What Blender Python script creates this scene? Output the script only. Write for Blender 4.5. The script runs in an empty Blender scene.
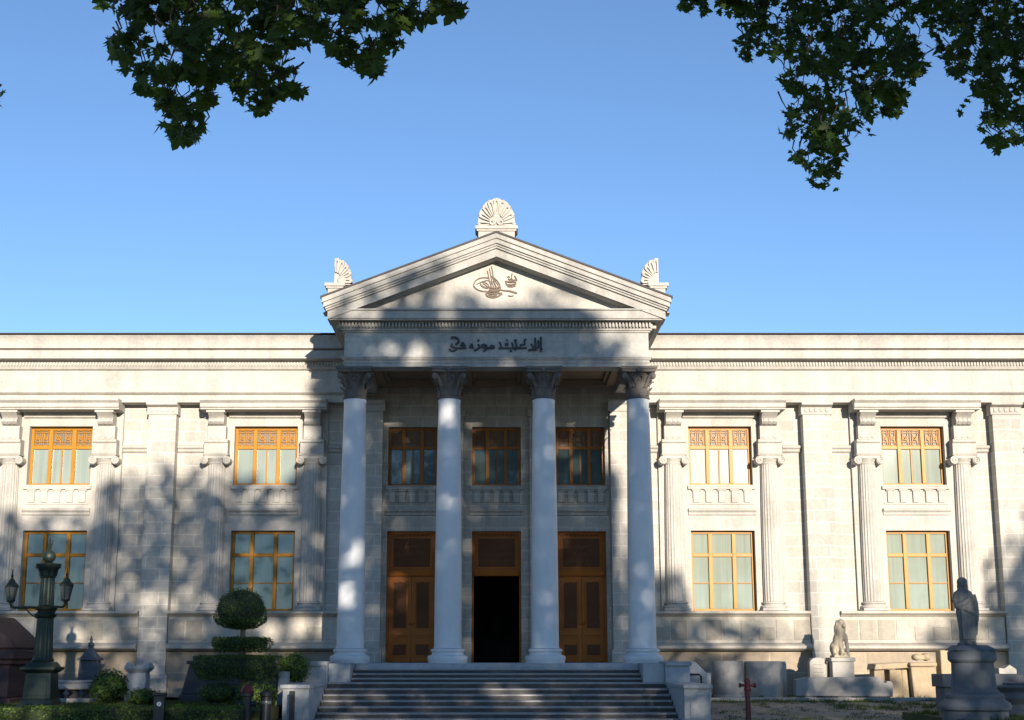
import bpy, bmesh, math, random
from mathutils import Vector, Matrix, Euler

random.seed(7)
S = bpy.context.scene
COL = S.collection
R = math.radians

# ------------------------------------------------------------------ camera
F_PX, TILT, CAM_Y, CAM_Z, CX, CY = 1450.0, R(11.6), -46.5, 1.7, 496.5, 360.0
cam_d = bpy.data.cameras.new("camera")
cam = bpy.data.objects.new("camera", cam_d)
COL.objects.link(cam)
cam.location = (0, CAM_Y, CAM_Z)
cam.rotation_euler = (R(90) + TILT, 0, 0)
cam_d.sensor_width = 36.0
cam_d.lens = F_PX * 36.0 / 1024.0
cam_d.shift_x = (512 - CX) / 1024.0
cam_d.clip_end = 5000
S.camera = cam

# ------------------------------------------------------------------ sky, sun, exposure
SUN_AZ, SUN_EL = R(12.5), R(10.0)          # sun behind the viewer, to the right, low
SUN = Vector((math.sin(SUN_AZ) * math.cos(SUN_EL), -math.cos(SUN_AZ) * math.cos(SUN_EL), math.sin(SUN_EL)))
world = bpy.data.worlds.new("World")
S.world = world
world.use_nodes = True
wn = world.node_tree
bg = wn.nodes["Background"]
sky = wn.nodes.new("ShaderNodeTexSky")
sky.sky_type = 'NISHITA'
sky.sun_disc = False
sky.sun_elevation = SUN_EL
sky.sun_rotation = math.atan2(SUN.x, SUN.y)
sky.altitude = 50
sky.air_density = 0.65
sky.dust_density = 0.0
sky.ozone_density = 2.5
wn.links.new(sky.outputs[0], bg.inputs[0])
bg.inputs[1].default_value = 0.086
sun_d = bpy.data.lights.new("sun", 'SUN')
sun_d.energy = 3.5
sun_d.angle = R(0.5)
sun_d.color = (1.0, 0.865, 0.71)
sun_o = bpy.data.objects.new("sun", sun_d)
COL.objects.link(sun_o)
sun_o.rotation_euler = SUN.to_track_quat('Z', 'Y').to_euler()
sun_o.location = SUN * 200
S.view_settings.view_transform = 'Standard'
S.view_settings.look = 'None'
S.view_settings.gamma = 1
S.view_settings.use_curve_mapping = False
S.view_settings.exposure = 1.4
S.render.engine = 'CYCLES'
try:
    S.cycles.use_denoising = True
    S.cycles.denoiser = 'OPENIMAGEDENOISE'
    S.cycles.denoising_input_passes = 'RGB_ALBEDO_NORMAL'
    S.cycles.max_bounces = 6
except Exception:
    pass

_c, _s = math.cos(TILT), math.sin(TILT)
def at(px, py, Y):
    """world X and Z of the point seen at a pixel, on the plane y = Y"""
    a, b = (px - CX) / F_PX, (CY - py) / F_PX
    t = (Y - CAM_Y) / (_c - b * _s)
    return a * t, CAM_Z + (_s + b * _c) * t

# ------------------------------------------------------------------ materials
class NT:
    def __init__(s, name):
        s.m = bpy.data.materials.new(name); s.m.use_nodes = True
        s.t = s.m.node_tree; s.b = s.t.nodes["Principled BSDF"]
    def n(s, k, **kw):
        x = s.t.nodes.new("ShaderNode" + k)
        for a, v in kw.items():
            setattr(x, a, v)
        return x
    def l(s, a, b):
        s.t.links.new(a, b)
    def noise(s, vec, scale, detail=4, rough=0.6):
        x = s.n("TexNoise"); x.inputs['Scale'].default_value = scale
        x.inputs['Detail'].default_value = detail; x.inputs['Roughness'].default_value = rough
        s.l(vec, x.inputs['Vector']); return x.outputs['Fac']
    def ramp(s, fac, p0, c0, p1, c1):
        x = s.n("ValToRGB"); e = x.color_ramp.elements
        e[0].position = p0; e[1].position = p1
        e[0].color = (*c0, 1) if len(c0) == 3 else c0
        e[1].color = (*c1, 1) if len(c1) == 3 else c1
        s.l(fac, x.inputs[0]); return x.outputs[0]
    def mix(s, a, b, fac, mode='MIX'):
        x = s.n("Mix", data_type='RGBA', blend_type=mode)
        for sock, v in ((x.inputs[6], a), (x.inputs[7], b), (x.inputs[0], fac)):
            if isinstance(v, (int, float)):
                sock.default_value = v
            elif isinstance(v, tuple):
                sock.default_value = (*v, 1)
            else:
                s.l(v, sock)
        return x.outputs[2]
    def math(s, op, a, b=None):
        x = s.n("Math", operation=op)
        for i, v in enumerate((a, b)):
            if v is None: continue
            if isinstance(v, (int, float)): x.inputs[i].default_value = v
            else: s.l(v, x.inputs[i])
        return x.outputs[0]
    def scaled(s, vec, sc):
        x = s.n("Mapping"); x.inputs['Scale'].default_value = sc
        s.l(vec, x.inputs['Vector']); return x.outputs[0]
    def pos(s):
        return s.n("NewGeometry").outputs['Position']
    def bump(s, h, strength, dist=0.02):
        x = s.n("Bump"); x.inputs['Strength'].default_value = strength
        x.inputs['Distance'].default_value = dist
        s.l(h, x.inputs['Height']); s.l(x.outputs[0], s.b.inputs['Normal'])

def gray(c, k):
    return tuple(min(1, v * k) for v in c)

def stone(name, col, ashlar=None, var=0.16, stain=0.3, streak=0.25, rough=0.85, bump=0.25, dirt=(0.12, 0.11, 0.10), mort=1.28, fine=9.0, speck=.18):
    t = NT(name); p = t.pos()
    base = t.mix(gray(col, 1 - var), gray(col, 1 + var * .6), t.noise(p, 1.7, 5, .65))
    if ashlar:
        sep = t.n("SeparateXYZ"); t.l(p, sep.inputs[0])
        cmb = t.n("CombineXYZ")
        t.l(t.math('ADD', sep.outputs[0], sep.outputs[1]), cmb.inputs[0]); t.l(sep.outputs[2], cmb.inputs[1])
        br = t.n("TexBrick"); t.l(cmb.outputs[0], br.inputs['Vector'])
        br.inputs['Scale'].default_value = 1.0
        br.inputs['Brick Width'].default_value = ashlar[0]; br.inputs['Row Height'].default_value = ashlar[1]
        br.inputs['Mortar Size'].default_value = 0.016; br.inputs['Mortar Smooth'].default_value = .3
        br.inputs['Bias'].default_value = 0.0
        br.inputs['Color1'].default_value = (*gray((1, 1, .99), .88), 1)
        br.inputs['Color2'].default_value = (1.05, 1.045, 1.03, 1)
        br.inputs['Mortar'].default_value = (mort, mort, mort, 1)
        base = t.mix(base, br.outputs['Color'], 1.0, 'MULTIPLY')
    sn = t.ramp(t.noise(t.scaled(p, (2.2, 2.2, .35)), 1.0, 6, .7), .42, (0, 0, 0), .75, (1, 1, 1))
    base = t.mix(base, dirt, t.math('MULTIPLY', sn, streak))
    bl = t.ramp(t.noise(p, .6, 6, .7), .5, (0, 0, 0), .72, (1, 1, 1))
    base = t.mix(base, gray(dirt, 1.6), t.math('MULTIPLY', bl, stain))
    sp = t.ramp(t.noise(p, fine, 6, .75), .3, (1 - speck,) * 3, .7, (1 + speck * .45,) * 3)
    base = t.mix(base, sp, 1.0, 'MULTIPLY')
    t.l(base, t.b.inputs['Base Color'])
    t.b.inputs['Roughness'].default_value = rough
    if bump: t.bump(t.noise(p, fine * 2.2, 6, .7), bump, .02)
    return t.m

def wood(name, c0, c1, rough=.45):
    t = NT(name); p = t.pos()
    n = t.noise(t.scaled(p, (26, 26, 2.2)), 1.0, 5, .6)
    big = t.noise(p, 1.1, 3, .5)
    col = t.mix(t.mix(c0, c1, n), gray(c0, .6), t.ramp(big, .45, (0, 0, 0), .8, (.5, .5, .5)))
    t.l(col, t.b.inputs['Base Color'])
    t.b.inputs['Roughness'].default_value = rough
    t.b.inputs['Specular IOR Level'].default_value = .22
    t.bump(n, .15, .01)
    return t.m

def simple(name, c, rough=.6, metal=0.0, var=.2, scale=4.0, bump=.2, spec=.5):
    t = NT(name); p = t.pos()
    col = t.mix(gray(c, 1 - var), gray(c, 1 + var), t.noise(p, scale, 5, .65))
    t.l(col, t.b.inputs['Base Color'])
    t.b.inputs['Roughness'].default_value = rough
    t.b.inputs['Metallic'].default_value = metal
    t.b.inputs['Specular IOR Level'].default_value = spec
    if bump: t.bump(t.noise(p, scale * 6, 4, .7), bump, .01)
    return t.m

def foliage(name, c0, c1, rough=.55, trans=.25):
    t = NT(name)
    geo = t.n("NewGeometry")
    rnd = geo.outputs['Random Per Island']
    col = t.mix(c0, c1, rnd)
    col = t.mix(col, gray(c0, .55), t.ramp(t.noise(geo.outputs['Position'], 1.6, 3, .6), .45, (0, 0, 0), .7, (.7, .7, .7)))
    t.l(col, t.b.inputs['Base Color'])
    t.b.inputs['Roughness'].default_value = rough
    t.b.inputs['Specular IOR Level'].default_value = .3
    if trans:
        tr = t.n("BsdfTranslucent"); t.l(t.mix(col, (.25, .4, .04), .35), tr.inputs[0])
        mx = t.n("MixShader"); mx.inputs[0].default_value = trans
        t.l(t.b.outputs[0], mx.inputs[1]); t.l(tr.outputs[0], mx.inputs[2])
        t.l(mx.outputs[0], t.t.nodes["Material Output"].inputs[0])
    return t.m

M = {}
M['wall'] = stone('cream_ashlar_limestone', (0.446, 0.43, 0.391), ashlar=(.92, .37), stain=.22, streak=.22)
M['trim'] = stone('cream_limestone_trim', (0.456, 0.44, 0.402), stain=.34, streak=.36, fine=12)
M['porticowall'] = stone('weathered_portico_ashlar', (0.397, 0.372, 0.326), ashlar=(.8, .36), stain=.45, streak=.4)
M['plinth'] = stone('tan_plinth_stone', (0.36, 0.3, 0.228), ashlar=(1.5, .62), stain=.3, streak=.35)
M['dado'] = stone('pale_dado_stone', (0.46, 0.431, 0.374), stain=.25, streak=.3)
M['dadodark'] = stone('weathered_dado_block', (0.348, 0.324, 0.27), stain=.4, streak=.4)
M['entab'] = stone('grey_weathered_entablature', (0.413, 0.423, 0.406), ashlar=(1.7, .9), stain=.4, streak=.4, mort=.9)
M['entabtrim'] = stone('grey_weathered_moulding', (0.384, 0.381, 0.356), stain=.5, streak=.45)
M['column'] = stone('pale_grey_marble', (.60, .63, .65), stain=.06, streak=.08, rough=.55, bump=.04, var=.06, speck=.05, fine=4)
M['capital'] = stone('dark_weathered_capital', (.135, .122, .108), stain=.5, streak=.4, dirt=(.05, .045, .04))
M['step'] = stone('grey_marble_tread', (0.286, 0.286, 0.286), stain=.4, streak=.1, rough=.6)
M['riser'] = stone('shade_darkened_dirty_riser', (.06, .06, .06), stain=.4, streak=.3)  # dirty stone, darkened further for the shade under the nosings
M['cheek'] = stone('blue_grey_marble_block', (0.366, 0.392, 0.411), stain=.35, streak=.3)
M['ceiling'] = stone('brown_coffered_ceiling', (0.276, 0.207, 0.132), stain=.3, streak=.1)
M['frame'] = wood('varnished_orange_wood', (.40, .180, .011), (.33, .14, .009), .4)
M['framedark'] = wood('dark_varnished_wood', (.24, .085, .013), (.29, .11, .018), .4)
M['door'] = wood('carved_brown_door_wood', (.30, .088, .012), (.36, .115, .017), .45)
M['doorpanel'] = wood('dark_door_panel_wood', (.085, .031, .010), (.12, .045, .013), .55)
M['interior'] = simple('dark_unlit_hall', (.012, .011, .010), .9, bump=0)
M['lattice'] = simple('dark_lattice_backing', (.10, .10, .09), .5, bump=0)
def glass(name, c, rough=.06):
    t = NT(name); p = t.pos()
    t.l(t.mix(t.mix(gray(c, .78), gray(c, 1.12), t.noise(t.scaled(p, (1.3, 1, .8)), 1.0, 3, .5)), gray(c, .72), t.ramp(t.noise(t.scaled(p, (9, 1, .25)), 1.0, 2, .5), .45, (0, 0, 0), .75, (.8, .8, .8))), t.b.inputs['Base Color'])
    t.b.inputs['Roughness'].default_value = rough
    t.b.inputs['Specular IOR Level'].default_value = .6
    t.b.inputs['Coat Weight'].default_value = .5
    t.b.inputs['Coat Roughness'].default_value = .02
    return t.m
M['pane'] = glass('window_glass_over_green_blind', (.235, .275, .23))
M['paneshade'] = glass('shaded_window_glass_over_blind', (.075, .115, .112))  # pane colour darkened for the windows that lie in shade
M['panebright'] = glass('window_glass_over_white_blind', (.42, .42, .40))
M['inscription'] = simple('dark_bronze_lettering', (.012, .016, .019), .5, bump=0)
M['emblem'] = simple('brown_relief_calligraphy', (.09, .062, .038), .6, bump=0)
M['iron'] = simple('green_patinated_cast_iron', (.020, .034, .026), .5, .35, .45, 3)
M['lampglass'] = simple('clouded_lantern_glass', (.10, .115, .115), .25, bump=0)
M['black'] = simple('black_painted_metal', (.012, .012, .013), .45, bump=0)
M['red'] = simple('dark_red_hydrant_paint', (.085, .007, .009), .5, 0, .35, 6)
M['white'] = simple('white_paint', (.75, .75, .73), .5, bump=0)
M['porphyry'] = stone('purple_porphyry', (.05, .024, .025), stain=.35, streak=.2, rough=.7, dirt=(.05, .045, .045))
M['darkstone'] = stone('dark_grey_stone', (.06, .055, .058), stain=.4, streak=.4, dirt=(.05, .05, .05))
M['statue'] = stone('grey_black_weathered_marble', (.15, .165, .17), stain=.5, streak=.5, dirt=(.04, .04, .04))
M['pedestal'] = stone('blue_grey_pedestal_stone', (0.119, 0.136, 0.153), stain=.5, streak=.4, dirt=(.05, .05, .05))
M['relic'] = stone('weathered_white_marble', (0.363, 0.352, 0.325), stain=.45, streak=.35, dirt=(.14, .13, .11))
M['lionstone'] = stone('weathered_tan_marble', (0.416, 0.37, 0.286), stain=.7, streak=.5, dirt=(.10, .085, .06))
M['reliclit'] = stone('sunlit_golden_weathered_stone', (0.384, 0.306, 0.198), stain=.4, streak=.3)  # golden stone with warm sunlight put into the colour
M['leaf'] = foliage('plane_tree_leaf', (.022, .047, .007), (.052, .098, .013), trans=.28)
M['grove'] = foliage('grove_leaf', (.035, .06, .015), (.06, .09, .02), trans=.05)
M['box'] = foliage('clipped_boxwood', (.034, .070, .011), (.072, .13, .020), trans=.08)
M['boxcore'] = simple('boxwood_dark_core', (.012, .022, .007), .9, bump=0)  # solid dark filler core; shade between the leaves put into its colour
M['hedge'] = foliage('hedge_leaf', (.045, .085, .012), (.10, .16, .024), trans=.1)
M['lightbush'] = foliage('light_green_shrub_leaf', (.065, .13, .012), (.11, .19, .02), trans=.12)
M['grass'] = foliage('grass_blade', (.045, .075, .015), (.10, .13, .03), trans=.15)
M['twig'] = simple('dark_twig', (.035, .028, .018), .9, bump=0)
M['bark'] = stone('plane_tree_bark', (.17, .14, .10), stain=.5, streak=.3)
def ground_mat(name, c0, c1, c2, scale=.8):
    t = NT(name); p = t.pos()
    a = t.mix(c0, c1, t.noise(p, 28, 5, .75))
    b = t.mix(a, c2, t.ramp(t.noise(p, scale, 6, .7), .45, (0, 0, 0), .68, (.8, .8, .8)))
    vo = t.n("TexVoronoi"); vo.inputs['Scale'].default_value = 11; t.l(p, vo.inputs['Vector'])
    b = t.mix(b, t.ramp(vo.outputs['Distance'], .1, (1.1, 1.1, 1.1), .7, (.55, .55, .55)), .6, 'MULTIPLY')
    t.l(b, t.b.inputs['Base Color']); t.b.inputs['Roughness'].default_value = .95
    t.bump(t.noise(p, 30, 4, .7), .5, .03)
    return t.m
M['gravel'] = ground_mat('grey_gravel', (.15, .145, .125), (.34, .325, .285), (.12, .135, .065))
M['soil'] = ground_mat('lawn_soil', (.05, .06, .02), (.075, .095, .03), (.035, .05, .015))

# ------------------------------------------------------------------ mesh builder
class MB:
    def __init__(s):
        s.v = []; s.f = []; s.sm = []; s.mi = []; s.cur = 0; s.mod = None
    def add(s, vs, fs, smooth=False):
        o = len(s.v); s.v += [tuple(v) for v in vs]
        for f in fs:
            s.f.append([i + o for i in f]); s.sm.append(smooth); s.mi.append(s.cur)
        return s
    def box(s, x0, x1, y0, y1, z0, z1):
        if x0 > x1: x0, x1 = x1, x0
        if y0 > y1: y0, y1 = y1, y0
        if z0 > z1: z0, z1 = z1, z0
        v = [(x, y, z) for z in (z0, z1) for y in (y0, y1) for x in (x0, x1)]
        return s.add(v, [(0, 2, 3, 1), (4, 5, 7, 6), (0, 1, 5, 4), (2, 6, 7, 3), (0, 4, 6, 2), (1, 3, 7, 5)])
    def frustum(s, x0, x1, y0, y1, z0, X0, X1, Y0, Y1, z1):
        v = [(x0, y0, z0), (x1, y0, z0), (x0, y1, z0), (x1, y1, z0), (X0, Y0, z1), (X1, Y0, z1), (X0, Y1, z1), (X1, Y1, z1)]
        return s.add(v, [(0, 2, 3, 1), (4, 5, 7, 6), (0, 1, 5, 4), (2, 6, 7, 3), (0, 4, 6, 2), (1, 3, 7, 5)])
    def prism(s, poly, y0, y1):
        """polygon of (x, z), counter-clockwise seen from -y, extruded from y0 (front) to y1 (back)"""
        n = len(poly)
        v = [(x, y0, z) for x, z in poly] + [(x, y1, z) for x, z in poly]
        return s.add(v, [tuple(range(n)), tuple(range(2 * n - 1, n - 1, -1))] + [((i + 1) % n, i, i + n, (i + 1) % n + n) for i in range(n)])
    def extr_x(s, prof, x0, x1):
        """profile of (y, z) extruded along x"""
        n = len(prof)
        v = [(x0, y, z) for y, z in prof] + [(x1, y, z) for y, z in prof]
        return s.add(v, [tuple(range(n)), tuple(range(2 * n - 1, n - 1, -1))] + [((i + 1) % n, i, i + n, (i + 1) % n + n) for i in range(n)])
    def lathe(s, prof, cx, cy, n=32, smooth=True, a0=0, a1=2 * math.pi, flute=None, sx=1, sy=1):
        full = abs(a1 - a0 - 2 * math.pi) < 1e-6
        m = n if full else n + 1
        vs = []
        for r, z in prof:
            for i in range(m):
                a = a0 + (a1 - a0) * i / n
                rr = r * (flute(i) if flute else 1)
                vs.append((cx + rr * math.cos(a) * sx, cy + rr * math.sin(a) * sy, z))
        fs = []
        for j in range(len(prof) - 1):
            for i in range(n):
                k = (i + 1) % m
                fs.append((j * m + i, j * m + k, (j + 1) * m + k, (j + 1) * m + i))
        s.add(vs, fs, smooth)
        o = len(s.v) - len(vs)
        s.f.append([o + i for i in range(m)][::-1]); s.sm.append(False); s.mi.append(s.cur)
        s.f.append([o + (len(prof) - 1) * m + i for i in range(m)]); s.sm.append(False); s.mi.append(s.cur)
        return s
    def tube(s, pts, rad, n=8, smooth=True, sq=None):
        pts = [Vector(p) for p in pts]
        if not isinstance(rad, (list, tuple)): rad = [rad] * len(pts)
        vs = []; up = Vector((0, 0, 1))
        for i, p in enumerate(pts):
            d = (pts[min(i + 1, len(pts) - 1)] - pts[max(i - 1, 0)]).normalized()
            a = d.cross(up if abs(d.z) < .95 else Vector((0, 1, 0))).normalized(); b = d.cross(a)
            for k in range(n):
                t = 2 * math.pi * k / n
                vs.append(p + (a * math.cos(t) + b * math.sin(t)) * rad[i])
        fs = [(i * n + k, i * n + (k + 1) % n, (i + 1) * n + (k + 1) % n, (i + 1) * n + k) for i in range(len(pts) - 1) for k in range(n)]
        fs += [tuple(range(n))[::-1], tuple((len(pts) - 1) * n + k for k in range(n))]
        return s.add(vs, fs, smooth)
    def ell(s, c, r, rot=(0, 0, 0), nu=16, nv=10):
        m = Euler(rot).to_matrix(); c = Vector(c); vs = []
        for j in range(1, nv):
            b = -math.pi / 2 + math.pi * j / nv
            for i in range(nu):
                a = 2 * math.pi * i / nu
                vs.append(c + m @ Vector((r[0] * math.cos(a) * math.cos(b), r[1] * math.sin(a) * math.cos(b), r[2] * math.sin(b))))
        o = len(vs); vs += [c + m @ Vector((0, 0, -r[2])), c + m @ Vector((0, 0, r[2]))]
        fs = [(j * nu + i, j * nu + (i + 1) % nu, (j + 1) * nu + (i + 1) % nu, (j + 1) * nu + i) for j in range(nv - 2) for i in range(nu)]
        fs += [((i + 1) % nu, i, o) for i in range(nu)] + [((nv - 2) * nu + i, (nv - 2) * nu + (i + 1) % nu, o + 1) for i in range(nu)]
        return s.add(vs, fs, True)
    def stroke(s, pts, w, y0, y1):
        """a pen stroke of (x, z) points, widths w, standing proud from y1 to y0"""
        P = [Vector((x, 0, z)) for x, z in pts]
        if not isinstance(w, (list, tuple)): w = [w] * len(P)
        L, Q = [], []
        for i, p in enumerate(P):
            d = (P[min(i + 1, len(P) - 1)] - P[max(i - 1, 0)])
            if d.length < 1e-9: d = Vector((1, 0, 0))
            d.normalize(); nrm = Vector((-d.z, 0, d.x)) * (w[i] / 2)
            L.append(p + nrm); Q.append(p - nrm)
        n = len(P); vs = []
        for y in (y0, y1):
            vs += [(p.x, y, p.z) for p in L] + [(p.x, y, p.z) for p in Q]
        fs = []
        for i in range(n - 1):
            a, b, c, d = i, i + 1, n + i + 1, n + i
            fs += [(a, b, c, d), (a, a + 2 * n, b + 2 * n, b), (d, c, c + 2 * n, d + 2 * n)]
        fs += [(0, n, 3 * n, 2 * n), (n - 1, 3 * n - 1, 4 * n - 1, 2 * n - 1)]
        return s.add(vs, fs)
    def build(s, name, mat, parent=None, bevel=0.0, loc=None, remesh=0.0):
        O = Vector((0, 0, 0))
        if parent is not None:
            q = parent
            while q is not None:
                O += q.location; q = q.parent
        elif loc is not None:
            O = Vector(loc)
        me = bpy.data.meshes.new(name)
        me.from_pydata([tuple(Vector(v) - O) for v in s.v], [], s.f)
        mats = mat if isinstance(mat, (list, tuple)) else [mat]
        for m in mats: me.materials.append(m)
        me.polygons.foreach_set('use_smooth', s.sm)
        me.polygons.foreach_set('material_index', s.mi)
        bm = bmesh.new(); bm.from_mesh(me)
        if len(s.f) < 60000:
            bmesh.ops.recalc_face_normals(bm, faces=bm.faces)
        bm.to_mesh(me); bm.free()
        me.set_sharp_from_angle(angle=R(36))
        o = bpy.data.objects.new(name, me)
        COL.objects.link(o)
        if parent is not None: o.parent = parent
        elif loc is not None: o.location = O
        if remesh:
            m = o.modifiers.new('remesh', 'REMESH'); m.mode = 'VOXEL'; m.voxel_size = remesh; m.use_smooth_shade = True
            sm = o.modifiers.new('smooth', 'SMOOTH'); sm.iterations = 3; sm.factor = .5
        if bevel:
            b = o.modifiers.new('bevel', 'BEVEL'); b.width = bevel; b.segments = 2; b.limit_method = 'ANGLE'; b.angle_limit = R(40)
        return o

def thing(name, label, cat, loc, group=None):
    o = bpy.data.objects.new(name, None); COL.objects.link(o)
    o.location = loc; o.empty_display_size = .2
    return tag(o, label, cat, group)
def tag(o, label=None, cat=None, group=None, kind=None):
    if label: o['label'] = label
    if cat: o['category'] = cat
    if group: o['group'] = group
    if kind: o['kind'] = kind
    return o

def wall_sheet(mb, x0, x1, z0, z1, Y, holes, depth):
    """front skin of a wall with openings (hx0, hx1, hz0, hz1) and the reveals going back by depth"""
    xs = sorted({x0, x1, *[h[0] for h in holes], *[h[1] for h in holes]})
    zs = sorted({z0, z1, *[h[2] for h in holes], *[h[3] for h in holes]})
    for i in range(len(xs) - 1):
        for j in range(len(zs) - 1):
            cx, cz = (xs[i] + xs[i + 1]) / 2, (zs[j] + zs[j + 1]) / 2
            if any(h[0] < cx < h[1] and h[2] < cz < h[3] for h in holes): continue
            mb.add([(xs[i], Y, zs[j]), (xs[i + 1], Y, zs[j]), (xs[i + 1], Y, zs[j + 1]), (xs[i], Y, zs[j + 1])], [(0, 1, 2, 3)])
    for a, b, c, d in holes:
        B = Y + depth
        mb.add([(a, Y, c), (a, B, c), (a, B, d), (a, Y, d)], [(0, 1, 2, 3)])
        mb.add([(b, Y, c), (b, Y, d), (b, B, d), (b, B, c)], [(0, 1, 2, 3)])
        mb.add([(a, Y, d), (a, B, d), (b, B, d), (b, Y, d)], [(0, 1, 2, 3)])
        mb.add([(a, Y, c), (b, Y, c), (b, B, c), (a, B, c)], [(0, 1, 2, 3)])

# ================================================================== TERRAIN
def path_z(y):
    if y <= -12: return 0.0
    if y >= -4: return 0.5
    return 0.5 * (y + 12) / 8
g = MB()
ys = [-400, -90, -60, -30, -20, -12, -11, -10, -9, -8, -7, -6, -5, -4, 60, 900]
xs = [-900, -60, -20, 0, 20, 60, 900]
g.add([(x, y, path_z(y) if abs(x) < 61 else path_z(y)) for y in ys for x in xs],
      [(j * 7 + i, j * 7 + i + 1, (j + 1) * 7 + i + 1, (j + 1) * 7 + i) for j in range(len(ys) - 1) for i in range(6)], True)
tag(g.build('gravel_ground', M['gravel']), kind='structure')
LAWN = .5
b = MB(); b.box(-24, -5.45, -12.0, -.4, -.3, LAWN)
tag(b.build('lawn_bed', M['soil']), kind='structure')
b = MB(); b.box(10.2, 24, -14.6, -9.0, -.3, .36)
tag(b.build('statue_bed', M['soil']), kind='structure')
b = MB(); b.box(5.4, 24, -3.9, -.4, .2, .56)
tag(b.build('wall_bed', M['soil']), kind='structure')
b = MB(); b.box(5.4, 24, -4.12, -3.9, .2, .585)
tag(b.build('kerb', M['relic'], bevel=.02), kind='structure')

# ================================================================== MUSEUM BUILDING
BLD = thing('museum_building', 'cream stone neoclassical museum with a four column portico and pediment', 'museum', (0, 0, .5))
BAYS = [-14.07, -7.44, 7.21, 13.43]
XE = 23.0
PIL = [-17.6, -10.75, 10.30, 16.40]
UP = (7.13, 9.03); LO = (3.14, 5.67)              # upper and lower window openings (z)
HW = 1.02
WY = 0.0; BY = -.13                                # wall plane, bay plane

# --- wall of each wing
for side in (-1, 1):
    m = MB(); holes = []
    bays = [x for x in BAYS if x * side > 0]
    for bx in bays:
        holes.append((bx - 2.0, bx + 2.0, 3.0, 9.60))
    x0, x1 = sorted((side * 4.34, side * XE))
    wall_sheet(m, x0, x1, 2.95, 9.80, WY, holes, .02)
    m.build('wall', M['wall'], BLD)
    # bay panels between the half columns
    m = MB()
    for bx in bays:
        wall_sheet(m, bx - 2.0, bx + 2.0, 3.0, 9.60, BY, [(bx - HW, bx + HW, UP[0], UP[1]), (bx - HW, bx + HW, LO[0], LO[1])], .42)
        m.add([(bx - 2, BY, 3), (bx - 2, .02, 3), (bx - 2, .02, 9.6), (bx - 2, BY, 9.6)], [(0, 1, 2, 3)])
        m.add([(bx + 2, BY, 3), (bx + 2, .02, 3), (bx + 2, .02, 9.6), (bx + 2, BY, 9.6)], [(0, 1, 2, 3)])
    m.build('bay_panel', M['trim'], BLD)
    # string course between the bays
    m = MB()
    edges = sorted([side * 4.34, side * XE] + [x + k * 2.0 for x in bays for k in (-1, 1)] + [x + k * .46 for x in PIL if x * side > 0 for k in (-1, 1)])
    for i in range(0, len(edges) - 1, 2):
        m = MB(); m.extr_x([(-.003, 8.16), (-.09, 8.22), (-.09, 8.28), (-.16, 8.33), (-.16, 8.40), (-.003, 8.43)], edges[i] + .003, edges[i + 1] - .003)
        m.build('string_course', M['trim'], BLD, bevel=.012)
    # dado below the windows: cap, blocks, ledge
    segs = sorted([side * 4.34, side * XE] + [x + k * .47 for x in PIL if x * side > 0 for k in (-1, 1)])
    m = MB(); d2 = MB(); pl = MB()
    for i in range(0, len(segs) - 1, 2):
        a, c = segs[i] + .002, segs[i + 1] - .002
        m.box(a, c, -.36, .0, 2.15, 2.96)
        m.extr_x([(.0, 2.962), (-.40, 2.962), (-.46, 3.02), (-.60, 3.05), (-.60, 3.13), (.0, 3.14)], a, c)
        m.extr_x([(.0, 1.90), (-.46, 1.90), (-.62, 1.98), (-.62, 2.06), (-.42, 2.147), (.0, 2.147)], a, c)
        n = max(2, int(round((c - a) / .56))); w = (c - a) / n
        rr = random.Random(int(a * 100))
        for k in range(n):
            hgt = rr.choice((.62, .62, .40, .62)); z0 = 2.24
            tgt = m; m.cur = 1 if rr.random() < .38 else 0
            tgt.box(a + k * w + .025, a + (k + 1) * w - .025, -.36 - rr.uniform(.012, .03), -.355, z0, z0 + hgt)
        m.cur = 0
    m.build('dado', [M['dado'], M['dadodark']], BLD, bevel=.01)
    pl.box(side * 4.34, side * XE, -.28, .0, .3, 1.897)
    pl.box(side * 4.34, side * XE, -.42, -.282, .3, .78)
    pl.build('plinth', M['plinth'], BLD, bevel=.015)
    # entablature of the wing
    x0, x1 = sorted((side * 4.49, side * XE))
    m = MB()
    m.extr_x([(0, 9.74), (-.55, 9.74), (-.55, 9.98), (-.60, 9.99), (-.68, 10.05), (-.68, 10.10), (-.56, 10.12), (-.56, 10.78), (-.66, 10.80), (-.72, 10.89), (0, 10.89)], x0, x1)
    m.extr_x([(0, 10.892), (-.70, 10.892), (-.70, 11.06), (-1.06, 11.08), (-1.06, 11.34), (-.98, 11.37), (-1.14, 11.40), (-1.14, 11.62), (-1.24, 11.76), (-1.27, 11.80), (0, 11.86)], x0, x1)
    k = x0 + .1
    while k < x1 - .1:
        m.box(k, k + .055, -.755, -.702, 10.905, 11.03); k += .098
    m.build('entablature', M['trim'], BLD, bevel=.008)
    m = MB(); m.box(x0, x1, -1.22, 14, 11.862, 11.885); m.build('roof', M['darkstone'], BLD)
    m = MB(); m.box(x0, x1, .62, 13.8, .3, 11.86); m.build('rear_wall', M['wall'], BLD)

# --- pilasters
def pilaster(x):
    m = MB(); m.box(x - .45, x + .45, -.43, .0, .3, 9.36); m.box(x - .53, x + .53, -.53, .002, .3, 1.2)
    o = m.build('pilaster', M['wall'], BLD, bevel=.015)
    c = MB()
    c.extr_x([(0, 9.36), (-.46, 9.36), (-.46, 9.42), (-.44, 9.43), (-.44, 9.60), (-.62, 9.66), (-.62, 9.74), (0, 9.738)], x - .50, x + .50)
    for k in range(5):
        c.box(x - .40 + k * .17, x - .30 + k * .17, -.475, -.442, 9.45, 9.58)
    c.build('capital', M['trim'], o, bevel=.01)
for x in PIL: pilaster(x)

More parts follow.
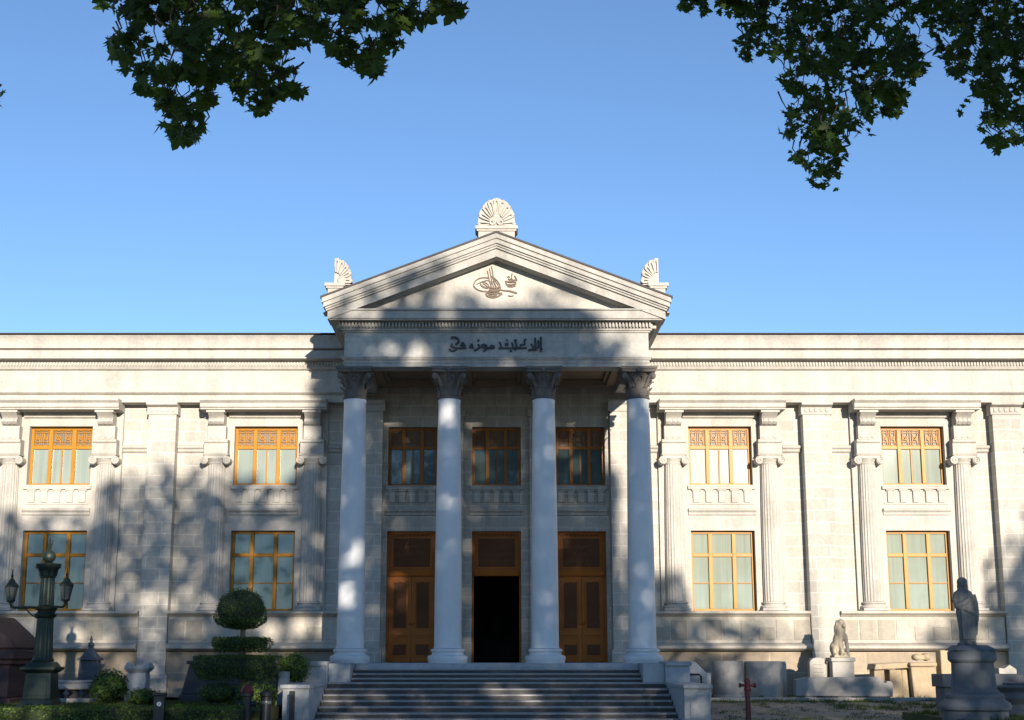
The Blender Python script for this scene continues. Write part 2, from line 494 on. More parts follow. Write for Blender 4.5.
# --- half columns with consoles carrying the window hoods
def spiral(mb, x, y0, y1, z, r, turn=1, steps=26, w=.045, start=math.pi / 2):
    pts = []; ws = []
    for i in range(steps + 1):
        t = i / steps; a = start + turn * t * 2 * math.pi * 1.6
        rr = r * (1 - t * .82)
        pts.append((x + rr * math.cos(a), z + rr * math.sin(a))); ws.append(w * (1.15 - .6 * t))
    mb.stroke(pts, ws, y0, y1)

def half_column(x):
    m = MB(); N = 40
    m.lathe([(.315, 3.42), (.318, 4.2), (.305, 5.8), (.27, 7.76)], x, BY - .05, N, False, flute=lambda i: 1.0 if i % 2 else .925)
    o = m.build('half_column', M['trim'], BLD)
    b_ = MB()
    b_.box(x - .42, x + .42, BY - .47, BY, 3.142, 3.21)
    b_.lathe([(.40, 3.21), (.42, 3.25), (.40, 3.30), (.34, 3.32), (.335, 3.35), (.375, 3.37), (.375, 3.41), (.32, 3.43)], x, BY - .05, 32)
    b_.build('base', M['trim'], o)
    c = MB(); y0 = BY - .37
    c.lathe([(.27, 7.76), (.29, 7.80), (.27, 7.82), (.34, 7.93)], x, BY - .05, 32)
    c.box(x - .36, x + .36, y0 - .02, BY, 7.93, 8.03)
    for sx in (-1, 1):
        pts = [(x + sx * .36 + .125 * math.cos(a), 7.87 + .125 * math.sin(a)) for a in [2 * math.pi * k / 18 for k in range(18)]]
        c.prism(pts, y0 - .03, BY)
        spiral(c, x + sx * .36, y0 - .062, y0 - .028, 7.87, .12, -sx, w=.04)
    c.extr_x([(BY, 8.032), (y0 - .04, 8.032), (y0 - .07, 8.09), (BY, 8.09)], x - .40, x + .40)
    c.build('capital', M['trim'], o, bevel=.006)
    k = MB()
    # entablature block over the capital
    k.extr_x([(BY, 8.095), (y0 - .02, 8.095), (y0 - .02, 8.42), (y0 - .08, 8.46), (y0 - .08, 8.54), (BY, 8.56)], x - .38, x + .38)
    k.box(x - .29, x + .29, y0 + .05, BY, 8.562, 9.0)
    for t in (-.19, 0, .19): k.box(x + t - .05, x + t + .05, y0 + .02, y0 + .052, 8.60, 8.66)
    # scrolled console
    prof = [(BY, 8.98), (y0 + .02, 9.0), (y0 - .10, 9.04), (y0 - .16, 9.11), (y0 - .14, 9.19), (y0 - .07, 9.23), (y0 - .16, 9.30), (y0 - .26, 9.36), (y0 - .30, 9.46), (BY, 9.46)]
    k.extr_x(prof, x - .25, x + .25)
    for t in (-.15, 0, .15): k.extr_x([(y, z) for y, z in [(y0 - .08, 9.02), (y0 - .185, 9.11), (y0 - .165, 9.19), (y0 - .09, 9.235), (y0 - .05, 9.1)]], x + t - .04, x + t + .04)
    k.box(x - .30, x + .30, y0 - .32, y0 - .05, 9.38, 9.45)
    k.build('console', M['trim'], o, bevel=.008)
for bx in BAYS:
    for s_ in (-1, 1): half_column(bx + s_ * 1.535)

# --- hoods over the bays
for bx in BAYS:
    m = MB(); w = 2.02
    m.extr_x([(-.10, 9.463), (-.86, 9.463), (-.86, 9.52), (-.92, 9.53), (-.92, 9.66), (-1.02, 9.735), (-1.02, 9.80), (-.10, 9.83)], bx - w, bx + w)
    m.extr_x([(-.10, 9.30), (-.22, 9.30), (-.30, 9.46), (-.10, 9.46)], bx - 1.2, bx + 1.2)
    m.build('window_hood', M['trim'], BLD, bevel=.012)

# --- windows
def lattice_bits(mb, x0, x1, z0, z1, y):
    w, h = x1 - x0, z1 - z0
    t = .022
    mb.box(x0, x1, y, y + .02, z1 - t * 1.3, z1); mb.box(x0, x1, y, y + .02, z0, z0 + t)
    n = max(1, int(round(w / .33))); u = w / n
    for i in range(n):
        a = x0 + i * u; c = a + u / 2; zc = z0 + h * .5
        mb.box(a - t / 2, a + t / 2, y, y + .02, z0, z1)
        mb.box(a, a + u, y, y + .02, z0 + h * .22, z0 + h * .22 + t); mb.box(a, a + u, y, y + .02, z0 + h * .80, z0 + h * .80 + t)
        mb.box(a + u * .2, a + u * .2 + t, y, y + .02, z0, z1); mb.box(a + u * .8 - t, a + u * .8, y, y + .02, z0, z1)
        mb.stroke([(a + u * .2, z0 + h * .8), (a + u * .8, z0 + h * .22)], .024, y - .004, y + .016)
        ring = [(c + min(u, h) * .2 * math.cos(q), zc + min(u, h) * .2 * math.sin(q)) for q in [2 * math.pi * k / 12 for k in range(13)]]
        mb.stroke(ring, .024, y - .008, y + .012)
    mb.box(x1 - t, x1, y, y + .02, z0, z1)

def window(bx, z0, z1, upper, hw, yb, fm, pm):
    """frame set back in the opening; upper windows carry a lattice band over the lights"""
    x0, x1 = bx - hw, bx + hw; y = yb + .24; f = .085
    m = MB()
    m.box(x0, x0 + f, y, y + .12, z0, z1); m.box(x1 - f, x1, y, y + .12, z0, z1)
    m.box(x0 + f, x1 - f, y, y + .12, z1 - f, z1); m.box(x0 + f, x1 - f, y, y + .12, z0, z0 + f * .9)
    w = x1 - x0
    mx = [x0 + w * .315, x0 + w * .685]
    zt = z1 - (z1 - z0) * (.345 if upper else .30)
    for q in mx: m.box(q - .06, q + .06, y - .02, y + .115, z0 + f * .9, z1 - f)
    cuts = [x0 + f] + [v for q in mx for v in (q - .06, q + .06)] + [x1 - f]
    for i in range(0, 6, 2): m.box(cuts[i], cuts[i + 1], y + .003, y + .11, zt - .055, zt + .055)
    if upper: m.box(bx - .022, bx + .022, y + .02, y + .10, z0 + f, zt - .055)
    else:
        zz = z0 + (zt - z0) * .5
        for i in range(0, 6, 2): m.box(cuts[i], cuts[i + 1], y + .02, y + .10, zz - .016, zz + .016)
    o = m.build('window', fm, BLD, bevel=.008)
    p = MB(); top = (zt - .05) if upper else (z1 - f + .01)
    for i in range(0, 6, 2): p.box(cuts[i] - .01, cuts[i + 1] + .01, y + .066, y + .078, z0 + f * .8, top)
    p.build('pane', pm, o)
    if upper:
        l_ = MB(); l_.box(x0 + f - .01, x1 - f + .01, y + .085, y + .10, zt + .05, z1 - f + .01); l_.build('lattice_backing', M['lattice'], o)
        l2 = MB()
        for i in range(0, 6, 2): lattice_bits(l2, cuts[i], cuts[i + 1], zt + .055, z1 - f, y + .03)
        l2.build('lattice', fm, o)
    return o

def window_apron(bx, hw, yb, mt):
    """sill, blind balustrade and moulding between the two storeys"""
    m = MB()
    m.extr_x([(yb + .2, 6.985), (yb - .10, 6.985), (yb - .10, 7.06), (yb - .06, 7.10), (yb + .2, 7.127)], bx - hw - .06, bx + hw + .06)
    m.box(bx - hw, bx + hw, yb - .03, yb - .004, 6.50, 6.56)
    n = 5
    for k in range(n):
        c = bx - hw + (k + .5) * 2 * hw / n
        m.box(c - .10, c + .10, yb - .07, yb - .004, 6.565, 6.93)
        m.box(c - .145, c + .145, yb - .085, yb - .004, 6.932, 6.982)
    m.extr_x([(yb - .004, 6.15), (yb - .05, 6.17), (yb - .05, 6.24), (yb - .12, 6.30), (yb - .12, 6.36), (yb - .004, 6.38)], bx - hw - .06, bx + hw + .06)
    m.build('window_apron', mt, BLD, bevel=.008)

for bx in BAYS:
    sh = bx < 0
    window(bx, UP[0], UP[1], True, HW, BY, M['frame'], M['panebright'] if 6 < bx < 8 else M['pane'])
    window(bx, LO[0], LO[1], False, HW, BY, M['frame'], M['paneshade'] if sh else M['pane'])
    window_apron(bx, HW, BY, M['trim'])

# --- portico rear wall, its windows and doors
PW = [-2.71, 0.0, 2.71]; PHW = .79; LAND = 1.55; PY = .0
DOOR = (LAND, 5.66)
m = MB(); holes = []
for px_ in PW: holes += [(px_ - PHW, px_ + PHW, UP[0], UP[1]), (px_ - PHW, px_ + PHW, DOOR[0], DOOR[1])]
wall_sheet(m, -4.34, 4.34, LAND - .05, 10.7, PY, holes, .45)
m.build('portico_rear_wall', M['porticowall'], BLD)
for x in (-4.0, 4.0):
    m = MB(); m.box(x - .34, x + .34, -.26, -.003, LAND, 9.5); m.box(x - .40, x + .40, -.34, -.003, LAND, 1.95)
    o = m.build('anta', M['wall'], BLD, bevel=.012)
    c = MB(); c.extr_x([(-.003, 9.502), (-.30, 9.502), (-.32, 9.7), (-.40, 9.78), (-.40, 9.86), (-.003, 9.86)], x - .40, x + .40)
    c.build('capital', M['trim'], o, bevel=.01)
for x in (-1.36, 1.36):
    m = MB(); m.box(x - .30, x + .30, -.16, -.003, LAND, 9.35); m.box(x - .36, x + .36, -.24, -.003, LAND, 1.95)
    m.box(x - .36, x + .36, -.22, -.003, 9.352, 9.6)
    m.build('jamb_pilaster', M['porticowall'], BLD, bevel=.012)
for i, x in enumerate(PW):
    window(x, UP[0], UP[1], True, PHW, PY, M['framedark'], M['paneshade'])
    window_apron(x, PHW, PY, M['porticowall'])
    # door: frame, carved transom panel, two leaves
    y = PY + .22; x0, x1 = x - PHW, x + PHW; zt = 4.34
    fr = MB(); fr.box(x0, x0 + .07, y, y + .14, LAND, 5.66); fr.box(x1 - .07, x1, y, y + .14, LAND, 5.66)
    fr.box(x0 + .07, x1 - .07, y, y + .14, 5.58, 5.66); fr.extr_x([(y + .13, zt - .09), (y - .06, zt - .09), (y - .09, zt), (y - .04, zt + .07), (y + .13, zt + .07)], x0 + .07, x1 - .07)
    d = fr.build('door', M['door'], BLD, bevel=.008)
    tp = MB(); tp.cur = 1; tp.box(x0 + .07, x1 - .07, y + .05, y + .10, zt + .072, 5.578); tp.cur = 0
    for q in ((x0 + .15, x1 - .15, zt + .15, zt + .20), (x0 + .15, x1 - .15, 5.45, 5.50), (x0 + .15, x0 + .20, zt + .201, 5.449), (x1 - .20, x1 - .15, zt + .201, 5.449)):
        tp.cur = 1; tp.box(q[0], q[1], y + .0, y + .049, q[2], q[3]); tp.cur = 0
    tp.box(x0 + .202, x1 - .202, y + .02, y + .049, zt + .202, 5.448)
    for a in range(9):
        for c_ in range(5):
            cx_ = x0 + .26 + a * (x1 - x0 - .52) / 8; cz_ = zt + .26 + c_ * .235
            tp.stroke([(cx_ - .06, cz_), (cx_, cz_ + .08), (cx_ + .06, cz_), (cx_, cz_ - .08), (cx_ - .06, cz_)], .02, y + .008, y + .021)
    tp.build('transom_panel', [M['doorpanel'], M['door']], d, bevel=.006)
    if i != 1:
        for s_ in (-1, 1):
            a, c_ = (x0 + .072, x - .004) if s_ < 0 else (x + .004, x1 - .072)
            lf = MB(); lf.cur = 0
            lf.box(a, c_, y + .04, y + .10, LAND + .02, zt - .092)
            for (za, zb) in ((1.72, 2.16), (2.30, 2.42), (2.56, 4.10)):
                e0, e1 = a + .10, c_ - .10
                for q in ((e0, e0 + .035, za, zb), (e1 - .035, e1, za, zb), (e0 + .035, e1 - .035, za, za + .035), (e0 + .035, e1 - .035, zb - .035, zb)):
                    lf.box(q[0], q[1], y + .012, y + .039, q[2], q[3])
                lf.cur = 1; lf.box(e0 + .06, e1 - .06, y + .022, y + .039, za + .06, zb - .06)
                if zb - za > 1:
                    for kk in range(14): lf.stroke([(e0 + .08, za + .12 + kk * .1), ((e0 + e1) / 2, za + .2 + kk * .1), (e1 - .08, za + .12 + kk * .1)], .018, y + .012, y + .023)
                lf.cur = 0
            lf.ell(((c_ - .05) if s_ < 0 else (a + .05), y + .0, 2.75), (.025, .04, .04), nu=8, nv=6)
            lf.build('door_leaf', [M['door'], M['doorpanel']], d, bevel=.005)
# dim hall behind the open door
m = MB(); m.box(-4.2, 4.2, 5.6, 5.8, 1.4, 10.6); m.box(-4.4, -4.2, .46, 5.8, 1.4, 10.6); m.box(4.2, 4.4, .46, 5.8, 1.4, 10.6)
m.box(-4.2, 4.2, .46, 5.6, 1.40, 1.545); m.box(-4.2, 4.2, .46, 5.6, 5.9, 6.1)
m.build('entrance_hall', M['interior'], BLD)
m = MB(); m.box(-.55, .55, 3.0, 3.5, 1.55, 2.3); m.ell((0, 3.2, 2.75), (.22, .2, .42)); m.build('hall_furnishing', M['interior'], BLD)

# --- portico floor and column pedestals
m = MB(); m.box(-4.60, 4.60, -4.95, -.01, .2, LAND)
m.box(-3.95, 3.95, -5.2, -4.951, .2, LAND)
m.build('portico_floor', M['cheek'], BLD, bevel=.02)

# --- portico columns
COLX = [-4.155, -1.385, 1.385, 4.155]; COLY = -4.5
def acanthus(mb, cx, cy, a, r0, z0, h, w, out):
    """one curling leaf standing on the bell at angle a"""
    ca, sa = math.cos(a), math.sin(a)
    rows = [(0, 1.0, 0), (.35, 1.05, .012), (.7, .95, .035), (.92, .75, out * .75), (1.0, .5, out), (.93, .25, out * 1.15)]
    vs = []
    for t, ww, o in rows:
        for k in (-1, -.4, 0, .4, 1):
            rr = r0 + o + (.022 if k == 0 else (.012 if abs(k) < .5 else 0))
            vs.append((cx + rr * ca - sa * k * w * ww / 2, cy + rr * sa + ca * k * w * ww / 2, z0 + t * h - (.02 if abs(k) == 1 and t > .8 else 0)))
    fs = [(j * 5 + i, j * 5 + i + 1, (j + 1) * 5 + i + 1, (j + 1) * 5 + i) for j in range(5) for i in range(4)]
    mb.add(vs, fs, True)
def portico_column(x):
    y = COLY
    m = MB()
    m.lathe([(.405, 1.96), (.392, 2.02), (.388, 2.6), (.382, 4.2), (.365, 6.0), (.342, 7.8), (.322, 9.0), (.335, 9.06), (.335, 9.10), (.315, 9.12)], x, y, 48)
    o = m.build('portico_column', M['column'], BLD)
    b_ = MB()
    b_.lathe([(.555, LAND), (.555, 1.60), (.565, 1.62), (.575, 1.68), (.565, 1.74), (.50, 1.77), (.455, 1.79), (.445, 1.83), (.47, 1.86), (.49, 1.89), (.48, 1.93), (.41, 1.955)], x, y, 48)
    b_.build('base', M['column'], o)
    c = MB()
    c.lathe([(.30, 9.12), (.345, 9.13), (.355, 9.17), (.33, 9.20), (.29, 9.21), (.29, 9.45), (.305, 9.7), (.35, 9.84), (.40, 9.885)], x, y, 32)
    for k in range(8):
        acanthus(c, x, y, 2 * math.pi * (k + .5) / 8 - math.pi / 2, .315, 9.20, .27, .19, .115)
        acanthus(c, x, y, 2 * math.pi * k / 8 - math.pi / 2, .305, 9.22, .46, .16, .15)
    for k in range(4):
        a = math.pi / 4 + k * math.pi / 2
        ca, sa = math.cos(a), math.sin(a)
        c.tube([(x + .33 * ca, y + .33 * sa, 9.50), (x + .42 * ca, y + .42 * sa, 9.68), (x + .53 * ca, y + .53 * sa, 9.80), (x + .60 * ca, y + .60 * sa, 9.84)], [.05, .055, .06, .05], 8)
        c.ell((x + .585 * ca, y + .585 * sa, 9.76), (.10, .06, .10), (0, 0, a))
        b4 = k * math.pi / 2 - math.pi / 2
        c.ell((x + .45 * math.cos(b4), y + .45 * math.sin(b4), 9.93), (.075, .075, .075), nu=10, nv=7)
        for s_ in (-1, 1):
            bb = b4 + s_ * .36
            c.tube([(x + .33 * math.cos(b4 + s_ * .2), y + .33 * math.sin(b4 + s_ * .2), 9.55), (x + .39 * math.cos(bb), y + .39 * math.sin(bb), 9.72), (x + .41 * math.cos(b4 + s_ * .2), y + .41 * math.sin(b4 + s_ * .2), 9.80)], [.035, .035, .03], 6)
    # abacus with hollowed sides
    def aba(h, z0, z1):
        pts = []
        for k in range(4):
            a = k * math.pi / 2
            for t in (-1, -.93, -.5, 0, .5, .93):
                q = 1 - (.13 * (1 - t * t))
                px, py = h * q, h * t
                pts.append((px * math.cos(a) - py * math.sin(a), px * math.sin(a) + py * math.cos(a)))
        n = len(pts)
        vs = [(x + p[0], y + p[1], z) for z in (z0, z1) for p in pts]
        c.add(vs, [tuple(range(n))[::-1], tuple(range(n, 2 * n))] + [(i, (i + 1) % n, (i + 1) % n + n, i + n) for i in range(n)])
    aba(.50, 9.885, 9.965); aba(.54, 9.967, 10.045)
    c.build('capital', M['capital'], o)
for x in COLX: portico_column(x)

# --- portico entablature (front beam, side beams), ceiling
EX, EYF = 4.47, -4.83
def course(mb, o, z0, z1, depth=.64):
    mb.box(-EX - o, EX + o, EYF - o, EYF + depth, z0, z1)
    for s_ in (-1, 1):
        mb.box(s_ * (EX + o), s_ * (EX - depth), EYF + depth + .001, -.552 if z0 < 10.9 else -.69, z0, z1)
m = MB()
course(m, 0, 10.05, 10.16); course(m, .02, 10.162, 10.25); course(m, .06, 10.252, 10.30); course(m, .09, 10.302, 10.345)
m.build('architrave', M['entabtrim'], BLD, bevel=.008)
m = MB(); course(m, .0, 10.347, 11.07); m.build('frieze', M['entab'], BLD)
m = MB(); course(m, .05, 11.072, 11.12); course(m, .10, 11.122, 11.17); course(m, .12, 11.172, 11.36)
course(m, .46, 11.40, 11.64, .30); course(m, .42, 11.362, 11.398); course(m, .52, 11.642, 11.685)
k = -EX - .17
while k < EX + .1:
    m.box(k, k + .055, EYF - .22, EYF - .122, 11.20, 11.345); k += .098
for s_ in (-1, 1):
    k = EYF
    while k < -1.4:
        m.box(s_ * (EX + .122), s_ * (EX + .24), k, k + .055, 11.20, 11.345); k += .098
m.build('cornice', M['entabtrim'], BLD, bevel=.008)
m = MB(); m.box(-3.83, 3.83, EYF + .64, -.005, 10.50, 10.62)
for x in (-1.385, 1.385): m.box(x - .30, x + .30, EYF + .641, -.005, 10.06, 10.499)
for a, c_ in ((-3.83, -1.685), (-1.085, 1.085), (1.685, 3.83)):
    for q in ((EYF + .642, EYF + .95), (-.55, -.25)):
        m.box(a + .003, c_ - .003, q[0], q[1], 10.28, 10.498)
    m.box(a + .003, a + .3, EYF + .952, -.552, 10.28, 10.498); m.box(c_ - .3, c_ - .003, EYF + .952, -.552, 10.28, 10.498)
    m.box(a + .31, a + .42, EYF + .955, -.555, 10.38, 10.498); m.box(c_ - .42, c_ - .31, EYF + .955, -.555, 10.38, 10.498)
m.build('coffered_ceiling', M['ceiling'], BLD, bevel=.01)

# --- pediment
AP, EV, EXX = 13.96, 12.0, 5.10          # apex height, eave height, eave half width of the top edge
sl = (AP - EV) / EXX
def rake(mb, drop0, drop1, y0, y1, xend):
    """band parallel to the slopes, between two vertical drops under the top edge"""
    for s_ in (-1, 1):
        zt = lambda x: AP - sl * abs(x)
        p = [(0, zt(0) - drop1), (s_ * xend, zt(xend) - drop1), (s_ * xend, zt(xend) - drop0), (0, zt(0) - drop0)]
        mb.prism(p if s_ > 0 else p[::-1], y0, y1)
m = MB()
rake(m, 0, .055, -5.64, -.6, 5.12)
m.build('roof_edge', M['darkstone'], BLD)
m = MB()
rake(m, .057, .20, -5.60, -4.5, 5.08)
rake(m, .202, .34, -5.54, -4.5, 5.04)
rake(m, .342, .40, -5.47, -4.5, 4.99)
rake(m, .402, .46, -5.42, -4.5, 4.97)
rake(m, .462, .70, -5.34, -4.5, 4.93 - 0.0)
# cut below the horizontal cornice is hidden behind its front
m.build('raking_cornice', M['entabtrim'], BLD)
m = MB(); zb = 11.687
m.prism([(-(AP - .3 - zb) / sl, zb), ((AP - .3 - zb) / sl, zb), (0, AP - .3)], -4.80, -4.3)
m.build('tympanum', M['trim'], BLD)
m = MB()
rake(m, .06, .12, -4.48, 4.0, 5.02)
m.build('roof', M['darkstone'], BLD)
for s_ in (-1, 1):
    m = MB(); m.box(s_ * 4.55, s_ * 5.04, -5.2, -.69, 11.69, 11.86); m.build('eave', M['entabtrim'], BLD)

# calligraphic monogram in relief on the tympanum
TY = -4.80
def trace(mb, crop, strokes, Y, proud):
    x0, y0, k = crop
    for w, pts in strokes:
        P = [at(x0 + a / k, y0 + c / k, Y) for a, c in pts]
        sc = (Y - CAM_Y) / F_PX / k * 1.1
        mb.stroke(P, [q * sc for q in w] if isinstance(w, (list, tuple)) else w * sc, Y - proud, Y - .002)
        proud += .0011
m = MB()
ell = [(350, 278), (300, 270), (240, 274), (180, 290), (130, 325), (102, 375), (100, 415), (130, 455), (180, 485), (250, 505), (350, 510)]
trace(m, (468, 262, 17.15), [
    (20, ell),
    (14, [(150, 385), (200, 362), (260, 335), (330, 318), (380, 330), (402, 380), (385, 430), (340, 455), (280, 445), (230, 415), (212, 375), (235, 345), (290, 350), (345, 385), (360, 430)]),
    (12, [(215, 385), (260, 420), (310, 440), (350, 430)]),
    (12, [(250, 370), (300, 395), (330, 425)]),
    (13, [(330, 150), (345, 200), (355, 260), (375, 350), (420, 470)]),
    (13, [(368, 110), (383, 180), (395, 260), (420, 370), (455, 475)]),
    (14, [(402, 75), (420, 150), (432, 235), (450, 360), (490, 470)]),
    (14, [(390, 240), (450, 275), (505, 325), (545, 390), (562, 465)]),
    (12, [(420, 280), (470, 330), (515, 390), (535, 465)]),
    (12, [(430, 330), (470, 380), (500, 460)]),
    ([14, 20, 26, 26, 20], [(540, 478), (620, 492), (720, 502), (800, 525), (842, 538)]),
    (26, [(310, 540), (325, 580), (380, 605), (450, 612), (520, 592), (590, 545)]),
    (20, [(315, 530), (380, 545), (450, 550), (520, 540), (590, 540)]),
    (16, [(350, 568), (430, 585), (500, 575)]),
    (30, [(360, 480), (450, 490), (570, 472)]),
    (18, [(370, 440), (440, 455), (540, 440)]),
    (16, [(345, 510), (440, 520), (545, 505)]),
    # small word at the right
    (12, [(760, 190), (752, 250), (740, 300)]), (18, [(645, 365), (700, 335), (770, 320), (845, 300)]),
    (16, [(640, 330), (720, 350), (830, 345)]), (16, [(650, 390), (740, 395), (830, 375)]),
    (20, [(680, 418), (760, 425), (815, 412)]), (12, [(675, 265), (700, 250), (715, 270)]), (13, [(800, 235), (820, 270), (845, 320)]),
    (12, [(690, 290), (720, 310), (745, 275), (770, 315)]), (8, [(690, 580), (730, 590), (780, 582)]),
], TY, .035)
m.build('relief_monogram', M['emblem'], BLD)
# inscription on the frieze
m = MB()
trace(m, (444, 332, 19.69), [
    (42, [(138, 112), (240, 112)]), (40, [(225, 112), (285, 150), (290, 200), (225, 262)]), (38, [(160, 230), (140, 290), (205, 305)]),
    (34, [(112, 335), (130, 372), (185, 380), (250, 352)]), (30, [(200, 318), (300, 325), (440, 318)]), (34, [(372, 205), (330, 275), (395, 280)]), (34, [(375, 215), (405, 270), (425, 325)]),
    (32, [(540, 232), (505, 312), (580, 318)]), (32, [(545, 240), (575, 318)]),
    (34, [(668, 150), (684, 186)]), (36, [(675, 240), (700, 305), (660, 345), (590, 368)]),
    (36, [(760, 245), (742, 305), (825, 308)]), (34, [(765, 245), (840, 268), (835, 330), (785, 385)]), (34, [(845, 322), (975, 322)]), (34, [(975, 322), (985, 285), (940, 268), (905, 312)]),
], -4.83, .04)
trace(m, (494, 332, 19.69), [
    (32, [(112, 200), (150, 305), (95, 322)]), (32, [(88, 325), (260, 322), (400, 325), (645, 320)]), (58, [(215, 248), (285, 248)]), (34, [(236, 168), (270, 168)]),
    (30, [(350, 205), (378, 312)]), (30, [(420, 180), (452, 318)]), (28, [(395, 165), (455, 165)]), (34, [(312, 376), (352, 376)]), (26, [(400, 345), (445, 352)]),
    (30, [(515, 315), (530, 250), (600, 262)]), (32, [(628, 140), (598, 170), (604, 262)]),
    (36, [(676, 368), (740, 352), (800, 345)]), (30, [(725, 240), (770, 285), (755, 345)]), (32, [(808, 118), (818, 372)]), (30, [(868, 170), (884, 300), (830, 330)]), (34, [(922, 98), (926, 340), (958, 335)]), (30, [(905, 375), (940, 372)]),
], -4.83, .04)
m.build('inscription', M['inscription'], BLD)

# acroteria: palmettes on small pedestals
def palmette(cx, cy, z0, w, h, half, pz0, pw):
    m = MB()
    m.box(cx - pw, cx + pw, cy - .30, cy + .30, pz0, z0 - .1); m.box(cx - pw - .09, cx + pw + .09, cy - .38, cy + .38, z0 - .1, z0)
    m.box(cx - pw - .05, cx + pw + .05, cy - .34, cy + .34, z0 - .16, z0 - .1)
    o = m.build('acroterion', M['trim'], BLD, bevel=.012)
    p = MB()
    # outline shell and raised lobes
    n = 11; a0, a1 = (-.12, math.pi + .12) if half == 0 else ((-.1, math.pi / 2 + .02) if half > 0 else (math.pi / 2 - .02, math.pi + .1))
    outl = []
    K = 60
    for i in range(K + 1):
        a = a0 + (a1 - a0) * i / K
        sc = 1 + .045 * abs(math.sin(n * (a - math.pi / 2) / 2 * 1.02 + math.pi / 2)) - .03
        outl.append((cx + w * math.cos(a) * sc * (1 if math.sin(a) > -.05 else .9), z0 + max(0, .12 * h + .86 * h * math.sin(a) * sc)))
    if half == 0: poly = [(cx + w * .8, z0)] + outl + [(cx - w * .8, z0)]
    elif half > 0: poly = [(cx - .04, z0), (cx + w * .9, z0)] + outl + [(cx - .04, outl[-1][1])]
    else: poly = [(cx + .04, z0)] + [(cx + .04, outl[0][1])] + outl + [(cx - w * .9, z0)]
    p.prism(poly, cy - .10, cy + .12)
    L = 9 if half == 0 else 5
    for i in range(L):
        a = a0 + .12 + (a1 - a0 - .24) * i / (L - 1)
        ca, sa = math.cos(a), math.sin(a)
        q = lambda t, off=0: (cx + w * t * ca - off * sa, z0 + .12 * h + .86 * h * t * sa + off * ca)
        for off in (-.055 * h, .055 * h):
            p.stroke([q(.38, off * .45), q(.7, off * 1.0), q(.93, off * 1.05)], [.03, .045, .05], cy - .17 - .002 * i, cy - .09)
        e = q(.93); p.ell((e[0], cy - .12, e[1]), (.065, .06, .065), nu=8, nv=6)
    if half == 0:
        for s_ in (-1, 1): spiral(p, cx + s_ * w * .22, cy - .19, cy - .09, z0 + .18 * h, w * .18, s_, w=.05)
        p.ell((cx, cy - .1, z0 + .34 * h), (.12, .08, .2), nu=10, nv=8)
    else:
        p.ell((cx + half * .18, cy - .1, z0 + .15 * h), (.14, .08, .16), nu=10, nv=8)
    p.build('palmette', M['trim'], o)
palmette(0, -5.0, 14.20, .56, .94, 0, 13.70, .54)
palmette(-4.74, -5.0, 12.46, .48, .82, 1, 11.9, .21)
palmette(4.74, -5.0, 12.46, .48, .82, -1, 11.9, .21)

# ================================================================== STAIRCASE
STAIR = thing('entrance_staircase', 'wide grey marble entrance steps between stone side blocks', 'staircase', (0, -7.5, .1))
lev = [(1.40, -5.53), (1.28, -5.86), (1.16, -6.19), (1.05, -6.70), (.90, -7.16), (.76, -7.62), (.62, -8.08), (.48, -8.54), (.34, -9.0), (.21, -9.46), (.09, -9.92)]
back = [-5.2] + [q[1] for q in lev[:-1]]
for i, ((z, yf), yb) in enumerate(zip(lev, back)):
    hw_ = 3.94 if i < 3 else 4.53
    m = MB(); m.cur = 0
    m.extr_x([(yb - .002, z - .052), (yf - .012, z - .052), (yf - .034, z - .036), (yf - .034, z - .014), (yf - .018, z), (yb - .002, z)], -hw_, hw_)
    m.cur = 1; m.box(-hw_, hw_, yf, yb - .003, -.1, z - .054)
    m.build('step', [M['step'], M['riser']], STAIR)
for s_ in (-1, 1):
    m = MB(); m.box(s_ * 3.955, s_ * 4.54, -6.45, -5.21, .2, LAND - .004); m.box(s_ * 4.602, s_ * 5.20, -6.62, -.5, .2, 1.48)
    m.box(s_ * 4.545, s_ * 4.60, -6.62, -4.96, .2, 1.48)
    o = m.build('side_block', M['cheek'], STAIR, bevel=.012)
    c = MB(); c.box(s_ * 4.543, s_ * 5.25, -6.68, -5.0, 1.482, 1.60); c.build('cap', M['cheek'], o, bevel=.015)
    m = MB(); m.box(s_ * 4.56, s_ * 5.20, -10.35, -6.69, -.05, .96)
    o = m.build('side_block', M['cheek'], STAIR, bevel=.012)
    c = MB(); c.box(s_ * 4.535, s_ * 5.26, -10.42, -6.70, .962, 1.055)
    c.box(s_ * 4.70, s_ * 5.06, -10.375, -10.352, .10, .80)
    c.build('cap', M['cheek'], o, bevel=.015)

